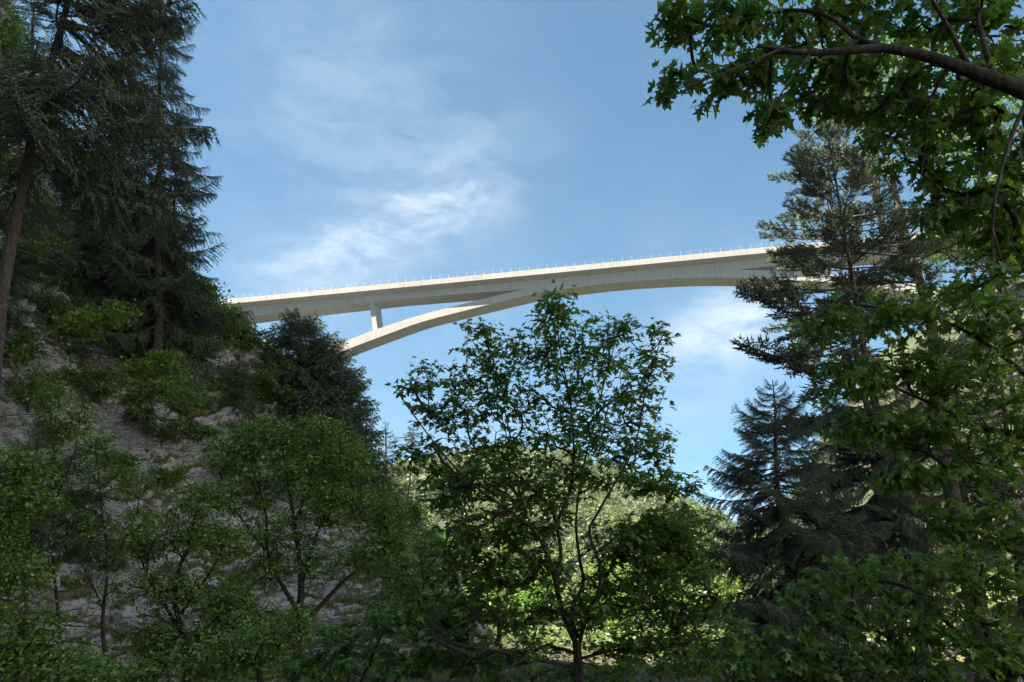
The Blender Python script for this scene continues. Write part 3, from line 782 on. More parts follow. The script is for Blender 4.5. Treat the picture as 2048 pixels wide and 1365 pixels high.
def make_bough(seed, length, step_sec, step_sh, sh_len, sh_w, style, needle):
    r = np.random.default_rng(seed); k = 14; u = np.linspace(0, 1, k)
    if style == 'spruce': z = -0.16 * np.sin(u * 2.4) * length + 0.05 * length * u ** 3
    else: z = 0.10 * length * u ** 1.6
    main = np.stack([u * length, 0.05 * length * np.sin(u * 3 + r.random() * 6) * u, z], 1)
    wood = [(main, 0.012 * length * (1 - u) ** 0.8 + 0.004)]
    sh_p, sh_d, sh_s = [], [], []
    n_sec = int(length / step_sec)
    for i in range(n_sec):
        f = (0.16 if style == 'spruce' else 0.42) + (0.84 if style == 'spruce' else 0.58) * (i + r.random()) / n_sec
        if f >= .995: continue
        p = np.array([np.interp(f, u, main[:, c]) for c in range(3)])
        for sd in (-1, 1):
            if r.random() < 0.12: continue
            ls = length * (0.05 + 0.36 * (1 - f) ** .75 * min(1, f * 3.0)) * (0.6 + 0.6 * r.random())
            if style == 'pine': ls *= .75
            fw = math.radians(52 + 18 * r.standard_normal() * .6)
            d = np.array([math.cos(fw), sd * math.sin(fw), (-0.30 if style == 'spruce' else 0.15) + 0.2 * r.standard_normal()]); d = unit(d)
            m = max(3, int(ls / .12)); v = np.linspace(0, 1, m)[:, None]
            droop = np.array([0, 0, -0.35 if style == 'spruce' else 0.15]) * ls * v ** 2
            q = p + d * ls * v + droop
            wood.append((q, np.linspace(.006, .002, m)))
            ns = max(2, int(ls / step_sh)); fv = np.linspace(0.10 if style == 'spruce' else .35, 1, ns)
            for s2 in (-1, 1):
                pp = np.stack([np.interp(fv + r.random(ns) * .05, v[:, 0], q[:, c]) for c in range(3)], 1)
                ax = unit(d + np.array([.3, 0, -0.15]))
                sidev = unit(np.cross(ax, [0, 0, 1.0])) * s2
                dd = unit(ax * .75 + sidev * (.55 + .3 * r.random((ns, 1))) + r.standard_normal((ns, 3)) * (.22 if style == 'spruce' else .45) + np.array([0, 0, -.28 if style == 'spruce' else .12]))
                sh_p.append(pp); sh_d.append(dd); sh_s.append(sh_len * (0.55 + .7 * r.random(ns)) * (1.0 - .3 * fv))
            sh_p.append(q[-1:]); sh_d.append(unit(q[-1:] - q[-2:-1])); sh_s.append(np.array([sh_len * 1.1]))
    ns = int(length * .8 / step_sh * .6); fv = 0.2 + .8 * r.random(ns)
    sh_p.append(np.stack([np.interp(fv, u, main[:, c]) for c in range(3)], 1))
    sh_d.append(unit(np.array([.8, 0, 0]) + r.standard_normal((ns, 3)) * .5)); sh_s.append(sh_len * (.6 + .5 * r.random(ns)))
    P, D, S = np.concatenate(sh_p), np.concatenate(sh_d), np.concatenate(sh_s)
    yv = unit(np.cross(D, r.standard_normal(D.shape))); zv = np.cross(D, yv)
    Rm = np.stack([D, yv, zv], -1); W = sh_w * (0.7 + .6 * r.random(len(P)))
    loc = SPV[None] * np.stack([S, W, W], 1)[:, None, :]
    v = P[:, None, :] + np.einsum('nij,nvj->nvi', Rm, loc)
    f = (SPF[None] + (np.arange(len(P)) * len(SPV))[:, None, None]).reshape(-1, 3)
    wv, wf = tube(wood, 4); wt = np.concatenate([wf[:, [0, 1, 2]], wf[:, [0, 2, 3]]])
    V = np.concatenate([v.reshape(-1, 3), wv]); Ff = np.concatenate([f, wt + len(P) * len(SPV)])
    mi = np.concatenate([np.zeros(len(f), int), np.ones(len(wt), int)])
    return V, Ff, mi


def bough_set(name, n, seed, *a, **k):
    out = []
    for i in range(n):
        V, Ff, mi = make_bough(seed + i, *a)
        out.append((mesh_np(name, V, Ff, [M[a[-1]], M['spruce_bark']], mi), (V, Ff, mi)))
    return out


SPRUCE = bough_set('bough', 6, 100, 3.0, .075, .048, .125, .026, 'spruce', 'needle')
PINE = bough_set('bough', 5, 200, 3.0, .10, .055, .18, .036, 'pine', 'pine_needle')
COARSE = bough_set('bough', 4, 300, 3.0, .17, .13, .30, .075, 'spruce', 'needle')


def dead_branch(seed):
    r = np.random.default_rng(seed); u = np.linspace(0, 1, 9)
    main = np.stack([u * 2.0, .12 * np.sin(u * 4 + seed), -.18 * np.sin(u * 2.6)], 1); W = [(main, .022 * (1 - u) + .005)]
    for i in range(7):
        f = .3 + .7 * r.random(); p = np.array([np.interp(f, u, main[:, c]) for c in range(3)]); l = .2 + .5 * r.random()
        d = unit(np.array([.7, r.choice([-1, 1]) * .7, .3 * r.standard_normal()])); W.append((p + d * l * np.linspace(0, 1, 4)[:, None] + np.array([0, 0, -.1]) * np.linspace(0, 1, 4)[:, None] ** 2, np.linspace(.008, .003, 4)))
    v, f = tube(W, 5); return mesh_np('dead_branch', v, f, [M['spruce_bark']], None, True)


DEAD = [dead_branch(400 + i) for i in range(4)]


def conifer(name, label, base, top, r_base, z0, max_len, n_boughs, boughs, seed, n_dead=0, profile=0.85, dead_to=None, group=None, sparse=0.0, side=None, droop=1.0, lean_px=None, min_len=.25, belly=.25):
    r = np.random.default_rng(seed); base = np.asarray(base, float); top = np.asarray(top, float); H = top[2] - base[2]
    t = thing(name, label, 'tree', base, group)
    n = 40; u = np.linspace(0, 1, n); wob = np.stack([fbm(np.stack([u * 4, u * 0 + seed, u * 0], 1), 2, seed), fbm(np.stack([u * 4, u * 0, u * 0 + seed], 1), 2, seed + 9), 0 * u], 1) * .012 * H * np.sin(u * math.pi)[:, None]
    pts = base + (top - base) * u[:, None] + wob
    rad = r_base * (1 - u) ** .85 + .012 + r_base * .5 * np.exp(-u * 25)
    v, f = tube([(pts, rad)], 12)
    obj('trunk', mesh_np('trunk', v - base, f, [M['spruce_bark']], None, True), t)

    def place(me, nm, zf, L_, az, pit, roll=0.0):
        p = np.array([np.interp(zf, u, pts[:, c]) for c in range(3)]) - base
        o = obj(nm, me, t)
        o.location = p.tolist(); o.rotation_euler = (roll, -pit, az); o.scale = (L_ / 3.0,) * 3 if nm == 'bough' else (L_ / 2.0,) * 3
    zf0 = (z0 - base[2]) / H
    for i in range(n_boughs):
        q = (i + r.random() * .8) / n_boughs; zf = zf0 + (0.985 - zf0) * q ** 0.92
        if r.random() < sparse: continue
        Ln = max_len * max(min_len / max_len, (1 - q) ** profile * (1 - belly * math.exp(-q * 9))) * (0.72 + .45 * r.random())
        az = i * 2.39996 + r.standard_normal() * .35
        if side is not None and r.random() < .55: az = side + r.standard_normal() * .9
        pit = math.radians((-14 + 52 * q ** 1.6) * droop + 7 * r.standard_normal())
        place(boughs[int(r.integers(len(boughs)))][0], 'bough', zf, Ln, az, pit, r.standard_normal() * .12)
    for i in range(n_dead):
        zf = (0.10 + (zf0 * 1.15 - 0.10) * r.random()) if dead_to is None else (dead_to[0] + (dead_to[1] - dead_to[0]) * r.random())
        place(DEAD[int(r.integers(4))], 'dead_branch', zf, .8 + 1.6 * r.random(), r.random() * 6.28, math.radians(-10 + 14 * r.standard_normal()), r.random() * 6)
    return t


def con(name, label, px_base, px_top, y, r_base, crown_py, *a, zb=-1.2, **k):
    """base below the frame: the trunk runs through two places in the photograph at distance y"""
    p0, p1 = at(*px_base, y), at(*px_top, y)
    if zb is not None and p0[2] > zb:
        d = (p1 - p0) / (p1[2] - p0[2]); p0 = p0 + d * (zb - p0[2])
    q = p0 + (p1 - p0) * np.clip((at(px_top[0], crown_py, y)[2] - p0[2]) / (p1[2] - p0[2]), 0, 1)
    return conifer(name, label, p0, p1, r_base, q[2], *a, **k)


# tall spruce on the left edge; it goes on above the frame
con('spruce_tree', 'tall dark spruce with leaning trunk rising along the cliff, nearest conifer', (10, 690), (196, -420), 20, .22, 300, 5.4, 84, SPRUCE, 71, n_dead=44, dead_to=(.10, .62), profile=.55, belly=.1, side=-.2)
# right bank, nearest first
con('spruce_tree', 'small pointed spruce with bare lower stem in front of the tall pines', (1585, 1300), (1545, 760), 21, .13, 1320, 3.4, 170, SPRUCE, 81, n_dead=6, profile=.62)
con('pine_tree', 'slim pine with long ragged boughs reaching out across the bridge', (1750, 780), (1655, 260), 26, .20, 1050, 5.4, 60, PINE, 82, n_dead=14, profile=.45, side=math.pi, droop=.6)
con('pine_tree', 'thick trunked pine whose bark catches light beside the slim pine', (1815, 520), (1735, 110), 30, .36, 600, 5.0, 64, PINE, 83, n_dead=16, profile=.5, droop=.7, side=math.pi, dead_to=(.25, .55))
con('pine_tree', 'bushy topped pine leaning in behind the hanging maple leaves', (1700, 600), (1640, 215), 33, .20, 700, 4.6, 56, PINE, 84, n_dead=8, profile=.5, droop=.7, side=math.pi)
con('spruce_tree', 'dark spruce standing between the small spruce and the low maple', (1770, 1150), (1715, 700), 24, .16, 1180, 3.2, 110, SPRUCE, 85, n_dead=6, profile=.6)
# sunlit trees up the right slope
for i, (px, yb, yt, y, ml, n, st, lab) in enumerate([
        (1900, 560, 150, 46, 3.2, 54, PINE, 'thin pine on the far bank, its pale trunk seen through leaves'),
        (1975, 620, 180, 50, 3.6, 60, SPRUCE, 'sunlit spruce on the slope under the hanging maple leaves'),
        (2035, 600, 300, 44, 3.4, 60, SPRUCE, 'sunlit spruce at the right edge with bare lit branches'),
        (1860, 760, 430, 58, 3.4, 50, SPRUCE, 'spruce farther up the slope, framed by pine trunks'),
        (1950, 800, 520, 52, 3.0, 50, SPRUCE, 'small lit spruce low on the slope behind broad maple leaves'),
        (2010, 420, 40, 60, 4.2, 56, PINE, 'highest sunlit pine on the slope, above the thick limb'),
        (1790, 1000, 640, 40, 2.8, 80, SPRUCE, 'spruce at the foot of the slope right of the slim pine'),
        (1900, 980, 600, 36, 2.8, 80, SPRUCE, 'spruce at the foot of the slope in the gap of the broad maple'),
        (2000, 1050, 640, 34, 2.8, 80, SPRUCE, 'spruce low at the right edge behind the broad maple'),
        (1660, 1100, 760, 44, 2.4, 70, SPRUCE, 'slim spruce rising between the small spruce and the dark one')]):
    p0 = at(px + 12, yb, y); p0[2] = max(-1.2, float(np.interp(p0[0], np.array([14, 31, 50, 120]) + max(0.0, .50 * y - 16), [-2, 8, 31, 92])) - .5)
    p1 = at(px - 14, yt, y)
    conifer('spruce_tree' if st is SPRUCE else 'pine_tree', lab, p0, p1, .2, p0[2] + (p1[2] - p0[2]) * (.22 if st is SPRUCE else .45), ml, n, st, 90 + i, n_dead=8, profile=.7, group='conifers on the sunny slope')

# sunlit broadleaf trees up the right slope
for i, (y, bx, blobs, lab) in enumerate([
        (40, 1760, [(1690, 120, 55, 70, 4), (1740, 210, 60, 50, 4), (1660, 220, 40, 40, 2), (1800, 120, 50, 60, 3)], 'sunlit broadleaf crown glowing behind the overhanging limb'),
        (45, 1960, [(1900, 120, 70, 60, 4), (1960, 230, 70, 60, 5), (1880, 290, 50, 50, 3), (2020, 150, 50, 70, 3)], 'yellow green sunlit broadleaf tree beyond the thick limb'),
        (42, 2060, [(2000, 380, 60, 60, 4), (2030, 480, 50, 60, 4), (1930, 420, 50, 40, 2), (1900, 500, 50, 35, 2)], 'sunlit broadleaf tree low on the slope near the right edge')]):
    x0 = at(bx, 700, y)[0]; b = np.array([x0, y, max(-1.2, float(np.interp(x0, np.array([14, 31, 50, 120]) + max(0.0, .50 * y - 16), [-2, 8, 28, 52])) - .5)])
    bl = B(y, 3.0, *blobs); cs = [q[0] for q in bl]; mid = np.mean(cs, 0)
    leafy('broadleaf_tree', lab, 'tree', b, [(np.array([b, b * .5 + mid * .5 + [.3, 0, 0], mid]), .22, .05)] + [(np.array([b * .3 + mid * .7, mid * .5 + c * .5 + [0, 0, .5], c]), .07, .015) for c in cs],
          bl, 1000, .23, 'coarse', 7, 'fresh_leaf', seed=181 + i, spread=.5, tilt=.6, droop=.3, twig=.006, sides=3, group='sunlit broadleaf trees on the slope')

# conifers on the left cliff and spur
for i, (px, yb, pxt, yt, y, ml, n, lab) in enumerate([
        (325, 660, 322, -60, 35, 3.9, 150, 'bushy spruce on the cliff edge whose boughs end against the open sky'),
        (235, 520, 245, 20, 34, 3.4, 130, 'spruce on the cliff behind the tall leaning trunk'),
        (60, 330, 70, -60, 40, 3.4, 90, 'spruce high on the cliff, farthest up the wall'),
        (352, 650, 352, 330, 38, 3.2, 100, 'shorter spruce on the cliff edge just above the bridge end'),
        (612, 880, 599, 625, 43, 4.3, 210, 'dense dark spruce on the spur in front of the arch foot'),
        (662, 870, 655, 668, 44, 3.4, 150, 'stout spruce touching the arch foot, beside the dense dark one'),
        (700, 900, 702, 728, 46, 2.9, 120, 'rounded small spruce below the arch, right of the dense ones'),
        (540, 800, 537, 672, 46, 2.0, 60, 'tiny spruce on the spur beneath the deck'),
        (775, 1000, 770, 842, 52, 2.2, 64, 'narrow spruce standing alone at the low end of the spur'),
        (735, 980, 733, 820, 49, 2.4, 64, 'spruce between the arch foot group and the narrow one'),
        (568, 840, 566, 685, 45, 3.0, 110, 'low spruce crowded behind the dense dark one')]):
    p0, p1 = at(px, yb, y), at(pxt, yt, y); p0[2] -= 1.5
    conifer('spruce_tree', lab, p0, p1, min(.21, .03 * (p1[2] - p0[2]) * .5 + .05), p0[2] + (p1[2] - p0[2]) * .05, ml, n, COARSE if y > 42 else SPRUCE, 110 + i, n_dead=4, profile=.5 if i in (0, 4, 5) else .62, belly=0, group='spruces on the left cliff')
con('spruce_tree', 'thin half bare spruce before the rock face with drooping dead branches', (45, 1230), (75, 880), 17, .10, 1060, 2.4, 36, SPRUCE, 131, n_dead=22, dead_to=(.2, .75), profile=.6)
con('larch_tree', 'thin bare stemmed larch in front of the sunny hill', (818, 980), (828, 840), 44, .07, 890, .9, 30, COARSE, 133, n_dead=6, profile=.6, zb=2.0)


# ------------------------------------------------------------------ broadleaf trees and shrubs before the cliff
def clump(name, label, px, py, rx, ry, y, n, leaf, seed, mat='shrub_leaf', shape='coarse', per=7, depth=3.0, cat='shrub', group=None, foot=None):
    c = at(px, py, y); k = np.linalg.norm(c - CAM) / F_PX; r = np.random.default_rng(seed)
    b = at(px + 6, py + ry * 1.15, y) if foot is None else np.asarray(foot, float)
    limbs = [(np.array([b, b * .5 + c * .5, c]), .012 + ry * k * .02, .008)]
    for j in range(4):
        e = c + r.standard_normal(3) * np.array([rx, rx, ry]) * k * .55; limbs.append((np.array([b * .75 + c * .25, e * .5 + b * .2 + c * .3, e]), .012 + ry * k * .008, .005))
    bl = []
    for j in range(9):
        o = unit(r.standard_normal(3)) * (.35 + .4 * r.random())
        bl.append((c + o * np.array([rx * k, min(depth, rx * k), ry * k]), (rx * k * .42, min(depth, rx * k) * .45, ry * k * .36), 1))
    return leafy(name, label, cat, b, limbs, bl, n, leaf, shape, per, mat, seed=seed, spread=leaf * 2.2, tilt=.6, droop=.3, group=group, twig=.004, sides=3)


def midtree(label, y, base_px, limbs, blobs, n, leaf, seed, mat='ash_leaf', depth=3.5, per=8):
    b = at(base_px[0], base_px[1], y); b[2] = -1.4
    ll = []
    for i, (pts, r0, r1) in enumerate(limbs):
        p = L(y, *pts); ll.append((np.vstack([b, p]) if i == 0 else p, r0, r1))
    return leafy('ash_tree', label, 'tree', b, ll, B(y, depth, *blobs), n, leaf * .72, 'coarse', int(per * 1.5), mat, seed=seed, spread=leaf * 3.2, tilt=.5, droop=.3, twig=.0045, sides=3, group='broadleaf trees before the cliff')


_px, _py, _dep = project(CP.reshape(-1, 3))


def cliff_at(px, py):
    """the nearest point of the cliff seen at that place"""
    d2 = (_px - px) ** 2 + (_py - py) ** 2; near = np.where((d2 < 14 ** 2) & (_dep > 4))[0]
    if not len(near): near = np.argsort(np.where(_dep > 4, d2, 1e12))[:3]
    return CP.reshape(-1, 3)[near[_dep[near].argmin()]]


midtree('many stemmed broadleaf tree with the fullest green crown before the spur', 20, (590, 1420), [
    ([(592, 1365), (598, 1250), (602, 1150), (590, 1050), (575, 960), (560, 870)], .15, .02),
    ([(600, 1180), (630, 1080), (660, 1000), (680, 900)], .07, .012), ([(600, 1230), (540, 1120), (530, 1020), (500, 920)], .07, .012),
    ([(598, 1260), (680, 1170), (740, 1120), (790, 1080)], .08, .012), ([(590, 1050), (620, 960), (640, 870)], .04, .01), ([(530, 1100), (470, 1020), (430, 960)], .04, .01)],
    [(540, 880, 75, 38, 6), (470, 910, 60, 40, 5), (640, 870, 70, 40, 5), (700, 920, 60, 45, 5), (590, 950, 90, 45, 7), (480, 990, 70, 45, 5), (670, 1010, 80, 45, 6), (760, 1010, 60, 45, 5), (570, 1060, 90, 45, 5), (730, 1100, 70, 40, 4),
     (630, 1130, 80, 40, 4), (790, 1080, 45, 45, 3), (520, 1150, 70, 40, 3)], 3000, .13, 141)
midtree('thin broadleaf tree with forked grey stems standing close to the rock', 18.5, (370, 1420), [
    ([(372, 1365), (365, 1270), (350, 1180), (380, 1080), (400, 1000)], .11, .02), ([(365, 1270), (300, 1160), (270, 1090)], .05, .01), ([(360, 1230), (430, 1130), (460, 1060)], .05, .01),
    ([(372, 1300), (450, 1220), (500, 1190)], .05, .01)],
    [(400, 1000, 60, 40, 4), (350, 1070, 70, 45, 5), (440, 1080, 60, 45, 5), (290, 1090, 40, 35, 2), (330, 1180, 70, 45, 4), (440, 1190, 70, 45, 5), (500, 1250, 60, 45, 4), (390, 1280, 90, 45, 5), (300, 1290, 50, 50, 3), (470, 1330, 80, 35, 4)], 2000, .125, 142)
midtree('dark broadleaf tree in the lower corner under the tall leaning spruce', 13, (-60, 1450), [
    ([(-50, 1365), (-30, 1200), (0, 1080), (30, 960)], .12, .02), ([(-30, 1200), (40, 1130), (90, 1100)], .05, .01), ([(-45, 1300), (40, 1290), (110, 1290)], .05, .01)],
    [(40, 930, 60, 35, 4), (60, 1000, 60, 35, 4), (10, 1060, 40, 45, 4), (40, 1150, 50, 45, 4), (60, 1250, 55, 45, 4), (40, 1330, 60, 35, 5), (130, 1330, 70, 30, 4), (170, 1350, 60, 20, 3)], 1200, .11, 143, depth=2.0)
midtree('broadleaf tree at the foot of the spur left of the bright hill', 28, (860, 1330), [
    ([(860, 1300), (850, 1200), (840, 1100), (830, 1010)], .12, .02), ([(850, 1200), (800, 1120), (770, 1060)], .05, .01), ([(845, 1150), (890, 1090), (900, 1040)], .05, .01)],
    [(820, 1020, 45, 35, 4), (770, 1050, 50, 40, 4), (840, 1090, 60, 40, 5), (760, 1130, 60, 40, 4), (850, 1160, 60, 40, 4), (790, 1200, 70, 40, 4), (880, 1230, 60, 40, 4)], 1500, .14, 144)
midtree('broadleaf tree at the bottom edge between rock and sapling', 15, (520, 1440), [
    ([(520, 1365), (515, 1320), (520, 1270)], .08, .03), ([(518, 1340), (450, 1290), (400, 1270)], .04, .01), ([(518, 1330), (570, 1280), (600, 1240)], .04, .01)],
    [(530, 1290, 60, 35, 4), (450, 1310, 60, 35, 4), (590, 1250, 45, 35, 3), (380, 1330, 60, 30, 3), (260, 1345, 60, 22, 3)], 800, .11, 145, depth=2.0)
midtree('slim young broadleaf tree standing before the bare rock', 16.5, (215, 1420), [
    ([(214, 1365), (205, 1250), (215, 1120), (200, 990), (190, 890)], .06, .012), ([(208, 1220), (160, 1120), (130, 1060)], .03, .008), ([(212, 1150), (260, 1060), (280, 990)], .03, .008)],
    [(190, 890, 45, 40, 4), (150, 970, 50, 40, 4), (250, 960, 50, 40, 4), (200, 1060, 70, 45, 4), (130, 1080, 40, 40, 3), (280, 1050, 40, 40, 3), (220, 1170, 70, 40, 3)], 700, .11, 146, depth=1.6, per=6)
midtree('wispy young broadleaf tree at the left of the bare rock', 17.5, (110, 1420), [
    ([(112, 1365), (118, 1250), (105, 1100), (110, 960), (100, 800)], .06, .012), ([(112, 1100), (70, 1000), (60, 930)], .03, .008), ([(110, 1010), (150, 900), (160, 830)], .03, .008)],
    [(100, 790, 40, 40, 4), (150, 830, 45, 35, 3), (70, 880, 45, 40, 3), (130, 930, 50, 35, 3), (70, 1000, 40, 40, 2.5)], 460, .11, 147, depth=1.6, per=6)
clump('shrub', 'bright fresh green bush on the cliff below the tall spruce boughs', 205, 640, 70, 42, 27, 480, .13, 151, 'fresh_leaf')
clump('shrub', 'fresh green bush lower on the rock, beside the bright one', 310, 730, 75, 38, 29, 460, .13, 152, 'fresh_leaf')
clump('shrub', 'bushy green shrub hanging over the grey rock ledge', 370, 800, 60, 35, 31, 400, .13, 153, 'ash_leaf')
clump('shrub', 'leafy bush spilling over the ledge below the fresh green ones', 300, 790, 70, 34, 29, 420, .13, 158, 'ash_leaf')
clump('small_tree', 'tiny round crowned tree on the ridge touching the bridge end', 413, 578, 24, 24, 40, 110, .13, 154, 'shrub_leaf', cat='tree')
for i, (px, py, rx, ry, mt, lab) in enumerate([
        (430, 628, 48, 30, 0, 'dark shrub on the ridge just under the bridge deck'), (385, 615, 36, 30, 0, 'shrub on the ridge beside the tiny tree'),
        (492, 672, 42, 22, 0, 'low shrub on the ridge between tiny tree and small spruce'), (335, 600, 46, 40, 1, 'tall shrub on the cliff below the short spruce'),
        (525, 770, 42, 32, 0, 'shrub on the grassy slope near the dense spruces'),
        (280, 540, 60, 46, 0, 'shrub mass on the cliff under the bushy spruce'), (60, 420, 60, 60, 2, 'pale green bush on the cliff left of the leaning trunk'),
        (185, 430, 60, 56, 1, 'bush on the cliff between the leaning trunk and bushy spruce'), (20, 330, 50, 46, 2, 'highest bush on the cliff at the left edge'),
        (700, 900, 50, 36, 0, 'shrub at the lower spur beside the narrow spruce'), (770, 985, 46, 34, 0, 'last shrub at the low end of the spur'),
        (570, 800, 46, 34, 0, 'shrub under the dense dark spruce'), (400, 860, 50, 30, 1, 'shrub in a cleft of the grey rock'), (140, 1000, 55, 28, 0, 'scrubby plant on a dark ledge of the rock'),
        (120, 520, 70, 55, 1, 'wide bush on the cliff right of the leaning trunk'), (30, 520, 55, 55, 0, 'dark bush on the cliff at the left edge, under the pale one'), (240, 500, 50, 45, 2, 'light green bush between the wide bush and the shrub mass'),
        (100, 620, 60, 40, 0, 'bush over the top of the bare rock'), (360, 690, 60, 36, 1, 'bush at the left end of the grassy slope'),
        (500, 850, 60, 36, 0, 'shrub behind the top of the many stemmed tree'), (620, 840, 55, 36, 0, 'shrub at the feet of the spur spruces'), (270, 820, 46, 24, 0, 'small shrub rooted in the bare rock'),
        (40, 700, 50, 34, 0, 'shrub on the rock at the left edge'), (330, 950, 44, 28, 1, 'shrub on the rock just left of the thin broadleaf crown'), (60, 780, 55, 40, 1, 'bush on the rock face below the shrub at the left edge'), (180, 760, 60, 36, 0, 'bush on the rock face under the bright fresh bush'), (250, 690, 60, 40, 1, 'bush between the two bright fresh ones'),
        (330, 860, 55, 34, 0, 'shrub in the middle of the rock face'), (450, 660, 40, 26, 1, 'green shrub at the head of the grassy slope'), (560, 740, 40, 26, 1, 'green shrub at the foot of the tiny spruce'), (200, 1120, 60, 34, 0, 'scrub low on the pale rock'), (240, 920, 44, 26, 1, 'green tuft of scrub on the rock face'), (120, 860, 50, 28, 0, 'dark scrub on the rock behind the half bare spruce'),
        (480, 930, 60, 40, 0, 'shrub filling the gap left of the many stemmed crown'), (8, 25, 45, 50, 0, 'topmost dark bush in the upper left corner'), (14, 90, 40, 60, 1, 'bush at the very top of the cliff at the left edge'), (25, 210, 45, 55, 0, 'dark bush on the cliff just above the highest pale one'), (640, 980, 60, 40, 0, 'shrub on the spur seen through the many stemmed tree')]):
    q = cliff_at(px, py + ry * .7); c = at(px, py, q[1] - .3)
    clump('shrub', lab, px, py, rx, ry, q[1] - .3, 300, .15, 160 + i, ['shrub_leaf', 'ash_leaf', 'fresh_leaf'][mt], group='shrubs on the left cliff', foot=q + np.array([0, .3, -.2]))
for i, (px, py, top, lab) in enumerate([(150, 700, 560, 'short spruce clinging to the rock under the wide bush'), (400, 700, 600, 'short spruce at the edge of the grassy slope'), (270, 700, 520, 'spruce on the ledge beside the bright fresh bush'), (30, 640, 470, 'spruce on the rock at the left edge, behind the leaning trunk'), (480, 800, 700, 'knee high spruce low on the grassy slope')]):
    q = cliff_at(px, py); p1 = at(px, top, q[1])
    conifer('spruce_tree', lab, q - np.array([0, 0, .6]), p1, .10, q[2] + .1, .42 * (p1[2] - q[2]), 80, COARSE, 250 + i, n_dead=3, profile=.7, group='spruces on the left cliff')
# sunlit trees down the valley, behind the middle maple
for i, (px, top, rx, y, lab) in enumerate([(960, 1120, 70, 70, 'sunlit tree down the valley left of the middle stems'), (1080, 1100, 65, 80, 'sunlit tree down the valley straight behind the middle stems'), (1230, 1130, 75, 74, 'sunlit tree down the valley right of the middle stems'),
                                         (1370, 1150, 70, 84, 'sunlit tree down the valley near the small pointed spruce'), (1480, 1150, 60, 92, 'sunlit tree down the valley behind the small pointed spruce')]):
    b = at(px, 1228, y); b[2] = -1.4; ry = (1290 - top) / 2
    clump('broadleaf_tree', lab, px, top + ry, rx, ry, y, 420, .34, 270 + i, 'fresh_leaf', cat='tree', group='sunlit trees down the valley', foot=b)


# ------------------------------------------------------------------ grass, undergrowth and the far wood
def tufts(name, label, P, hgt, blades, mat, seed):
    r = np.random.default_rng(seed); n = len(P) * blades
    b = np.repeat(P, blades, 0) + r.standard_normal((n, 3)) * np.array([.12, .12, .02])
    d = unit(r.standard_normal((n, 3)) * np.array([.55, .55, .2]) + np.array([0, 0, 1.0])); h = hgt * (.5 + r.random((n, 1)))
    sd = unit(np.cross(d, r.standard_normal((n, 3)))) * .018
    V = np.stack([b - sd, b + sd, b + d * h * .6 + sd * .7 + np.array([0, 0, -.0]), b + d * h + np.array([0, 0, -1.0]) * h * .25], 1)
    f = (np.array([[0, 1, 2], [0, 2, 3]])[None] + (np.arange(n) * 4)[:, None, None]).reshape(-1, 3)
    obj(name, mesh_np(name, V.reshape(-1, 3), f, [M[mat]]), None, None, kind='stuff', label=label, category='grass')


CPf = CP.reshape(-1, 3)
du = np.gradient(CP, axis=0); dv = np.gradient(CP, axis=1); CN = np.cross(du, dv); CN = CN / (np.linalg.norm(CN, axis=-1, keepdims=True) + 1e-9); CN *= np.sign(CN[..., 2:3])
flat = np.abs(CN[..., 2]).reshape(-1); px, py, dep = project(CPf)
green = fbm(CPf * .25, 3, 77)
ok = np.where((px > -60) & (px < 900) & (dep > 5) & (dep < 90) & (flat + .25 * green > .42))[0]
sel = rng.choice(ok, min(9000, len(ok)), replace=False)
tufts('grass', 'rough grass growing on the ledges and slope of the left cliff', CPf[sel] + rng.standard_normal((len(sel), 3)) * .12, .42, 6, 'grass', 3)

# low plants on the gorge floor and the right slope
def carpet(name, label, P, leaf, per, mat, seed, hgt, shape='oval'):
    r = np.random.default_rng(seed); n = len(P) * per
    pos = np.repeat(P, per, 0) + r.standard_normal((n, 3)) * np.array([.4, .4, 0]) + np.array([0, 0, 1.0]) * (r.random((n, 1)) * hgt)
    d = unit(r.standard_normal((n, 3)) * np.array([1, 1, .3])); R = leaf_frames(d, (0, 0, 1), .55, r)
    v, f = bake_leaves(shape, pos, R, leaf * np.clip(pos[:, 1] / 40, .35, 1.6) * (.6 + .8 * r.random(n)))
    obj(name, mesh_np(name, v, f, [M[mat]]), None, None, kind='stuff', label=label, category='undergrowth')


mask = fbm(CPf * .16, 4, 83) + .35 * (flat - .4) + np.where(py < 830, .42, -.16)
tcol = np.tile(np.arange(CP.shape[1]), CP.shape[0]); okc = np.where((tcol < CP.shape[1] * .76) & (px > -80) & (px < 950) & (dep > 5) & (dep < 95) & (mask > .12))[0]
selc = rng.choice(okc, min(9000, len(okc)), replace=False)
carpet('cliff_scrub', 'scrubby green growth creeping over the upper cliff and its ledges', CPf[selc] - np.array([0, .15, 0]), .20, 7, 'ash_leaf', 8, .8, 'coarse')
fp = np.stack([rng.uniform(-18, 30, 3200), 11 + 85 * rng.random(3200) ** 1.3], 1)
carpet('undergrowth', 'leafy undergrowth covering the shaded gorge floor', np.column_stack([fp, ground_h(fp[:, 0], fp[:, 1])]), .25, 6, 'shrub_leaf', 5, 1.4)
rp = RP.reshape(-1, 3); rp = rp[(rp[:, 1] > 8) & (rp[:, 1] < 100) & (rp[:, 0] < 75)]
rp = rp[rng.choice(len(rp), 4200)] + rng.standard_normal((4200, 3)) * np.array([.4, .4, .05])
rp = rp[fbm(rp * .2, 3, 91) > -.35]
carpet('slope_undergrowth', 'patchy green undergrowth on the sunlit slope at the right', rp, .30, 7, 'shrub_leaf', 6, 1.5, 'coarse')


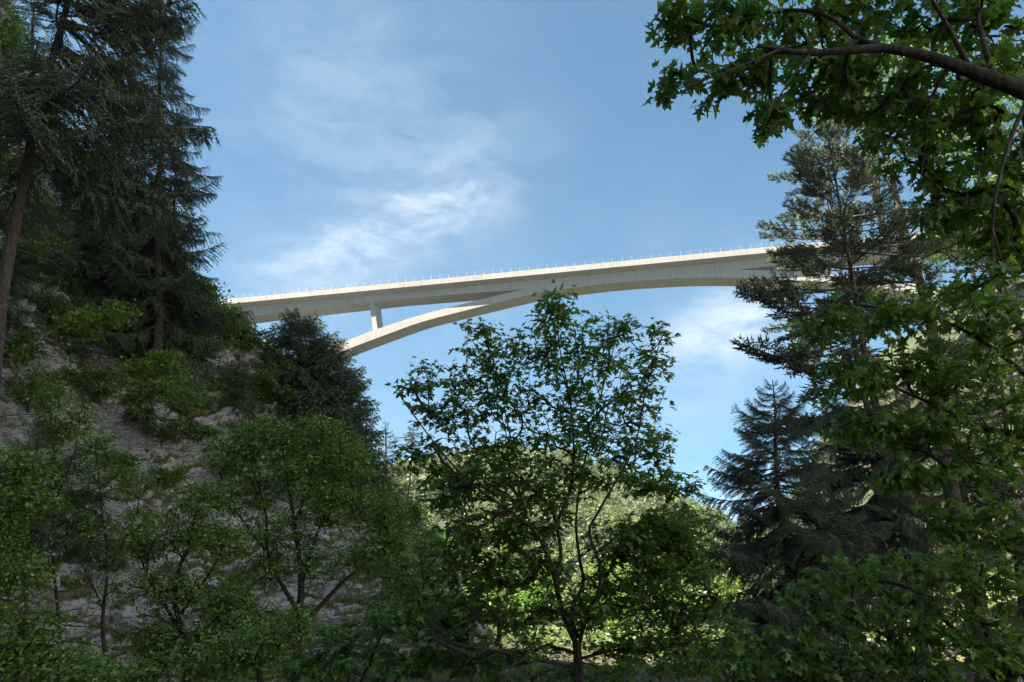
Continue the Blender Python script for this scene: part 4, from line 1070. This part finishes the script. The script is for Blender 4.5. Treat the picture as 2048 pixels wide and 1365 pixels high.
def wood_crown(seed, kind, dense=1):
    """one low crown of leaf clumps, unit height"""
    r = np.random.default_rng(seed)
    if kind == 'round':
        n = 130 * dense; g = unit(r.standard_normal((n, 3))) * (r.random((n, 1)) ** .33)
        lob = unit(r.standard_normal((7, 3))); g = g * (0.78 + .22 * np.max(unit(g) @ lob.T, 1, keepdims=True) ** 2)
        p = g * np.array([.34, .34, .42]) + np.array([0, 0, .56]); s = (.10 + .06 * r.random(n)) / dense ** .55
        d = unit(g + .8 * r.standard_normal((n, 3))); up = unit(g + np.array([0, 0, .4]) + .4 * r.standard_normal((n, 3)))
    else:
        n = 150; z = r.random(n) ** 1.3; a = r.random(n) * 6.28; rad = .21 * (1 - z) * np.sqrt(r.random(n)) + .012
        p = np.stack([rad * np.cos(a), rad * np.sin(a), .06 + .92 * z], 1); s = (.05 + .09 * (1 - z))
        d = unit(np.stack([np.cos(a), np.sin(a), -.45 + .3 * r.standard_normal(n)], 1)); up = unit(np.stack([np.cos(a) * .4, np.sin(a) * .4, np.ones(n)], 1))
    y = d; zz = unit(up - (up * y).sum(1, keepdims=True) * y); x = np.cross(y, zz); R = np.stack([x, y, zz], -1)
    return bake_leaves('coarse', p, R, s * 1.5)


def far_wood():
    r = np.random.default_rng(17)
    cr_round = [wood_crown(i, 'round', 1) for i in range(6)]; cr_fir = [wood_crown(50 + i, 'fir') for i in range(3)]; cr_near = [wood_crown(80 + i, 'round', 3) for i in range(4)]
    pts = []
    while len(pts) < 1950:
        y = 96 + 604 * r.random() ** .5; x = y * r.uniform(-.32, .48)
        pts.append((x, y))
    P = np.array(pts); Z = np.maximum(far_h(P[:, 0], P[:, 1]), -1.2); P = np.column_stack([P, Z])
    ppx, ppy, dd = project(P + np.array([0, 0, 6]))
    P = P[(ppx > 640) & (ppx < 1760) & (ppy > 820) & (ppy < 1345)]
    V, Fc, off = [], [], 0; k = 0
    for p in P:
        fir = p[1] > 300 and r.random() < (.20 + .3 * (vnoise(p[None] * .012, 5)[0] > .2)); v, f = (cr_fir[r.integers(3)] if fir else (cr_near[r.integers(4)] if p[1] < 400 else cr_round[r.integers(6)]))
        h = (10 + 8 * r.random()) if fir else ((6 + 6 * r.random()) if p[1] > 380 else (8 + 7 * r.random())); a = r.random() * 6.28
        Rz = np.array([[math.cos(a), -math.sin(a), 0], [math.sin(a), math.cos(a), 0], [0, 0, 1]])
        V.append(v @ Rz.T * np.array([h * r.uniform(.85, 1.2), h, h]) + p - np.array([0, 0, .8])); Fc.append(f + off); off += len(v); k += 1
    open('/tmp/tris.txt', 'w').write('%s %s' % (k, sum(len(f) for f in Fc))) if False else None; print('far wood crowns', k, 'tris', sum(len(f) for f in Fc))
    obj('hill_forest', mesh_np('hill_forest', np.concatenate(V), np.concatenate(Fc), [M['wood_leaf']]), None, None, kind='stuff', label='sunlit forest covering the far hill beyond the bridge', category='forest')


far_wood()

# single trees that stand up from the far ridge
for i, (px, h, lab) in enumerate([(1406, 15, 'tallest lone spruce on the far ridge near the small pointed spruce'), (1422, 9, 'small lone spruce on the far ridge, next to the tallest one'), (1300, 10, 'lone spruce on the far ridge just right of the middle maple'), (1345, 9, 'lone spruce halfway down the far ridge')]):
    x = at(px, 1000, 640.0)[0]; b = np.array([x, 640.0, float(far_h(np.array([x]), np.array([640.0]))[0]) - .5]); r2 = h * .22
    conifer('spruce_tree', lab, b, b + np.array([0, 0, h + 1.0]), .2, b[2] + 1, r2, 34, COARSE, 300 + i, profile=.8, group='lone spruces on the far ridge')


def haze_box(density):
    m = bpy.data.materials.new('haze'); m.use_nodes = True; m.node_tree.nodes.clear(); n = m.node_tree.nodes
    v = n.new('ShaderNodeVolumePrincipled'); v.inputs['Color'].default_value = (0.92, 0.95, 1.0, 1); v.inputs['Density'].default_value = density; v.inputs['Anisotropy'].default_value = 0.2
    o = n.new('ShaderNodeOutputMaterial'); m.node_tree.links.new(v.outputs[0], o.inputs['Volume'])
    x0, x1, y0, y1, z0, z1 = -1650, 1650, -950, 1550, -6, 215
    vs = [(x, y, z) for z in (z0, z1) for x, y in ((x0, y0), (x1, y0), (x1, y1), (x0, y1))]
    me = bpy.data.meshes.new('haze'); me.from_pydata(vs, [], [(3, 2, 1, 0), (4, 5, 6, 7), (0, 1, 5, 4), (1, 2, 6, 5), (2, 3, 7, 6), (3, 0, 4, 7)])
    obj('haze', me, None, m, kind='stuff', label='thin pale haze filling the valley air', category='haze')


haze_box(0.00010)
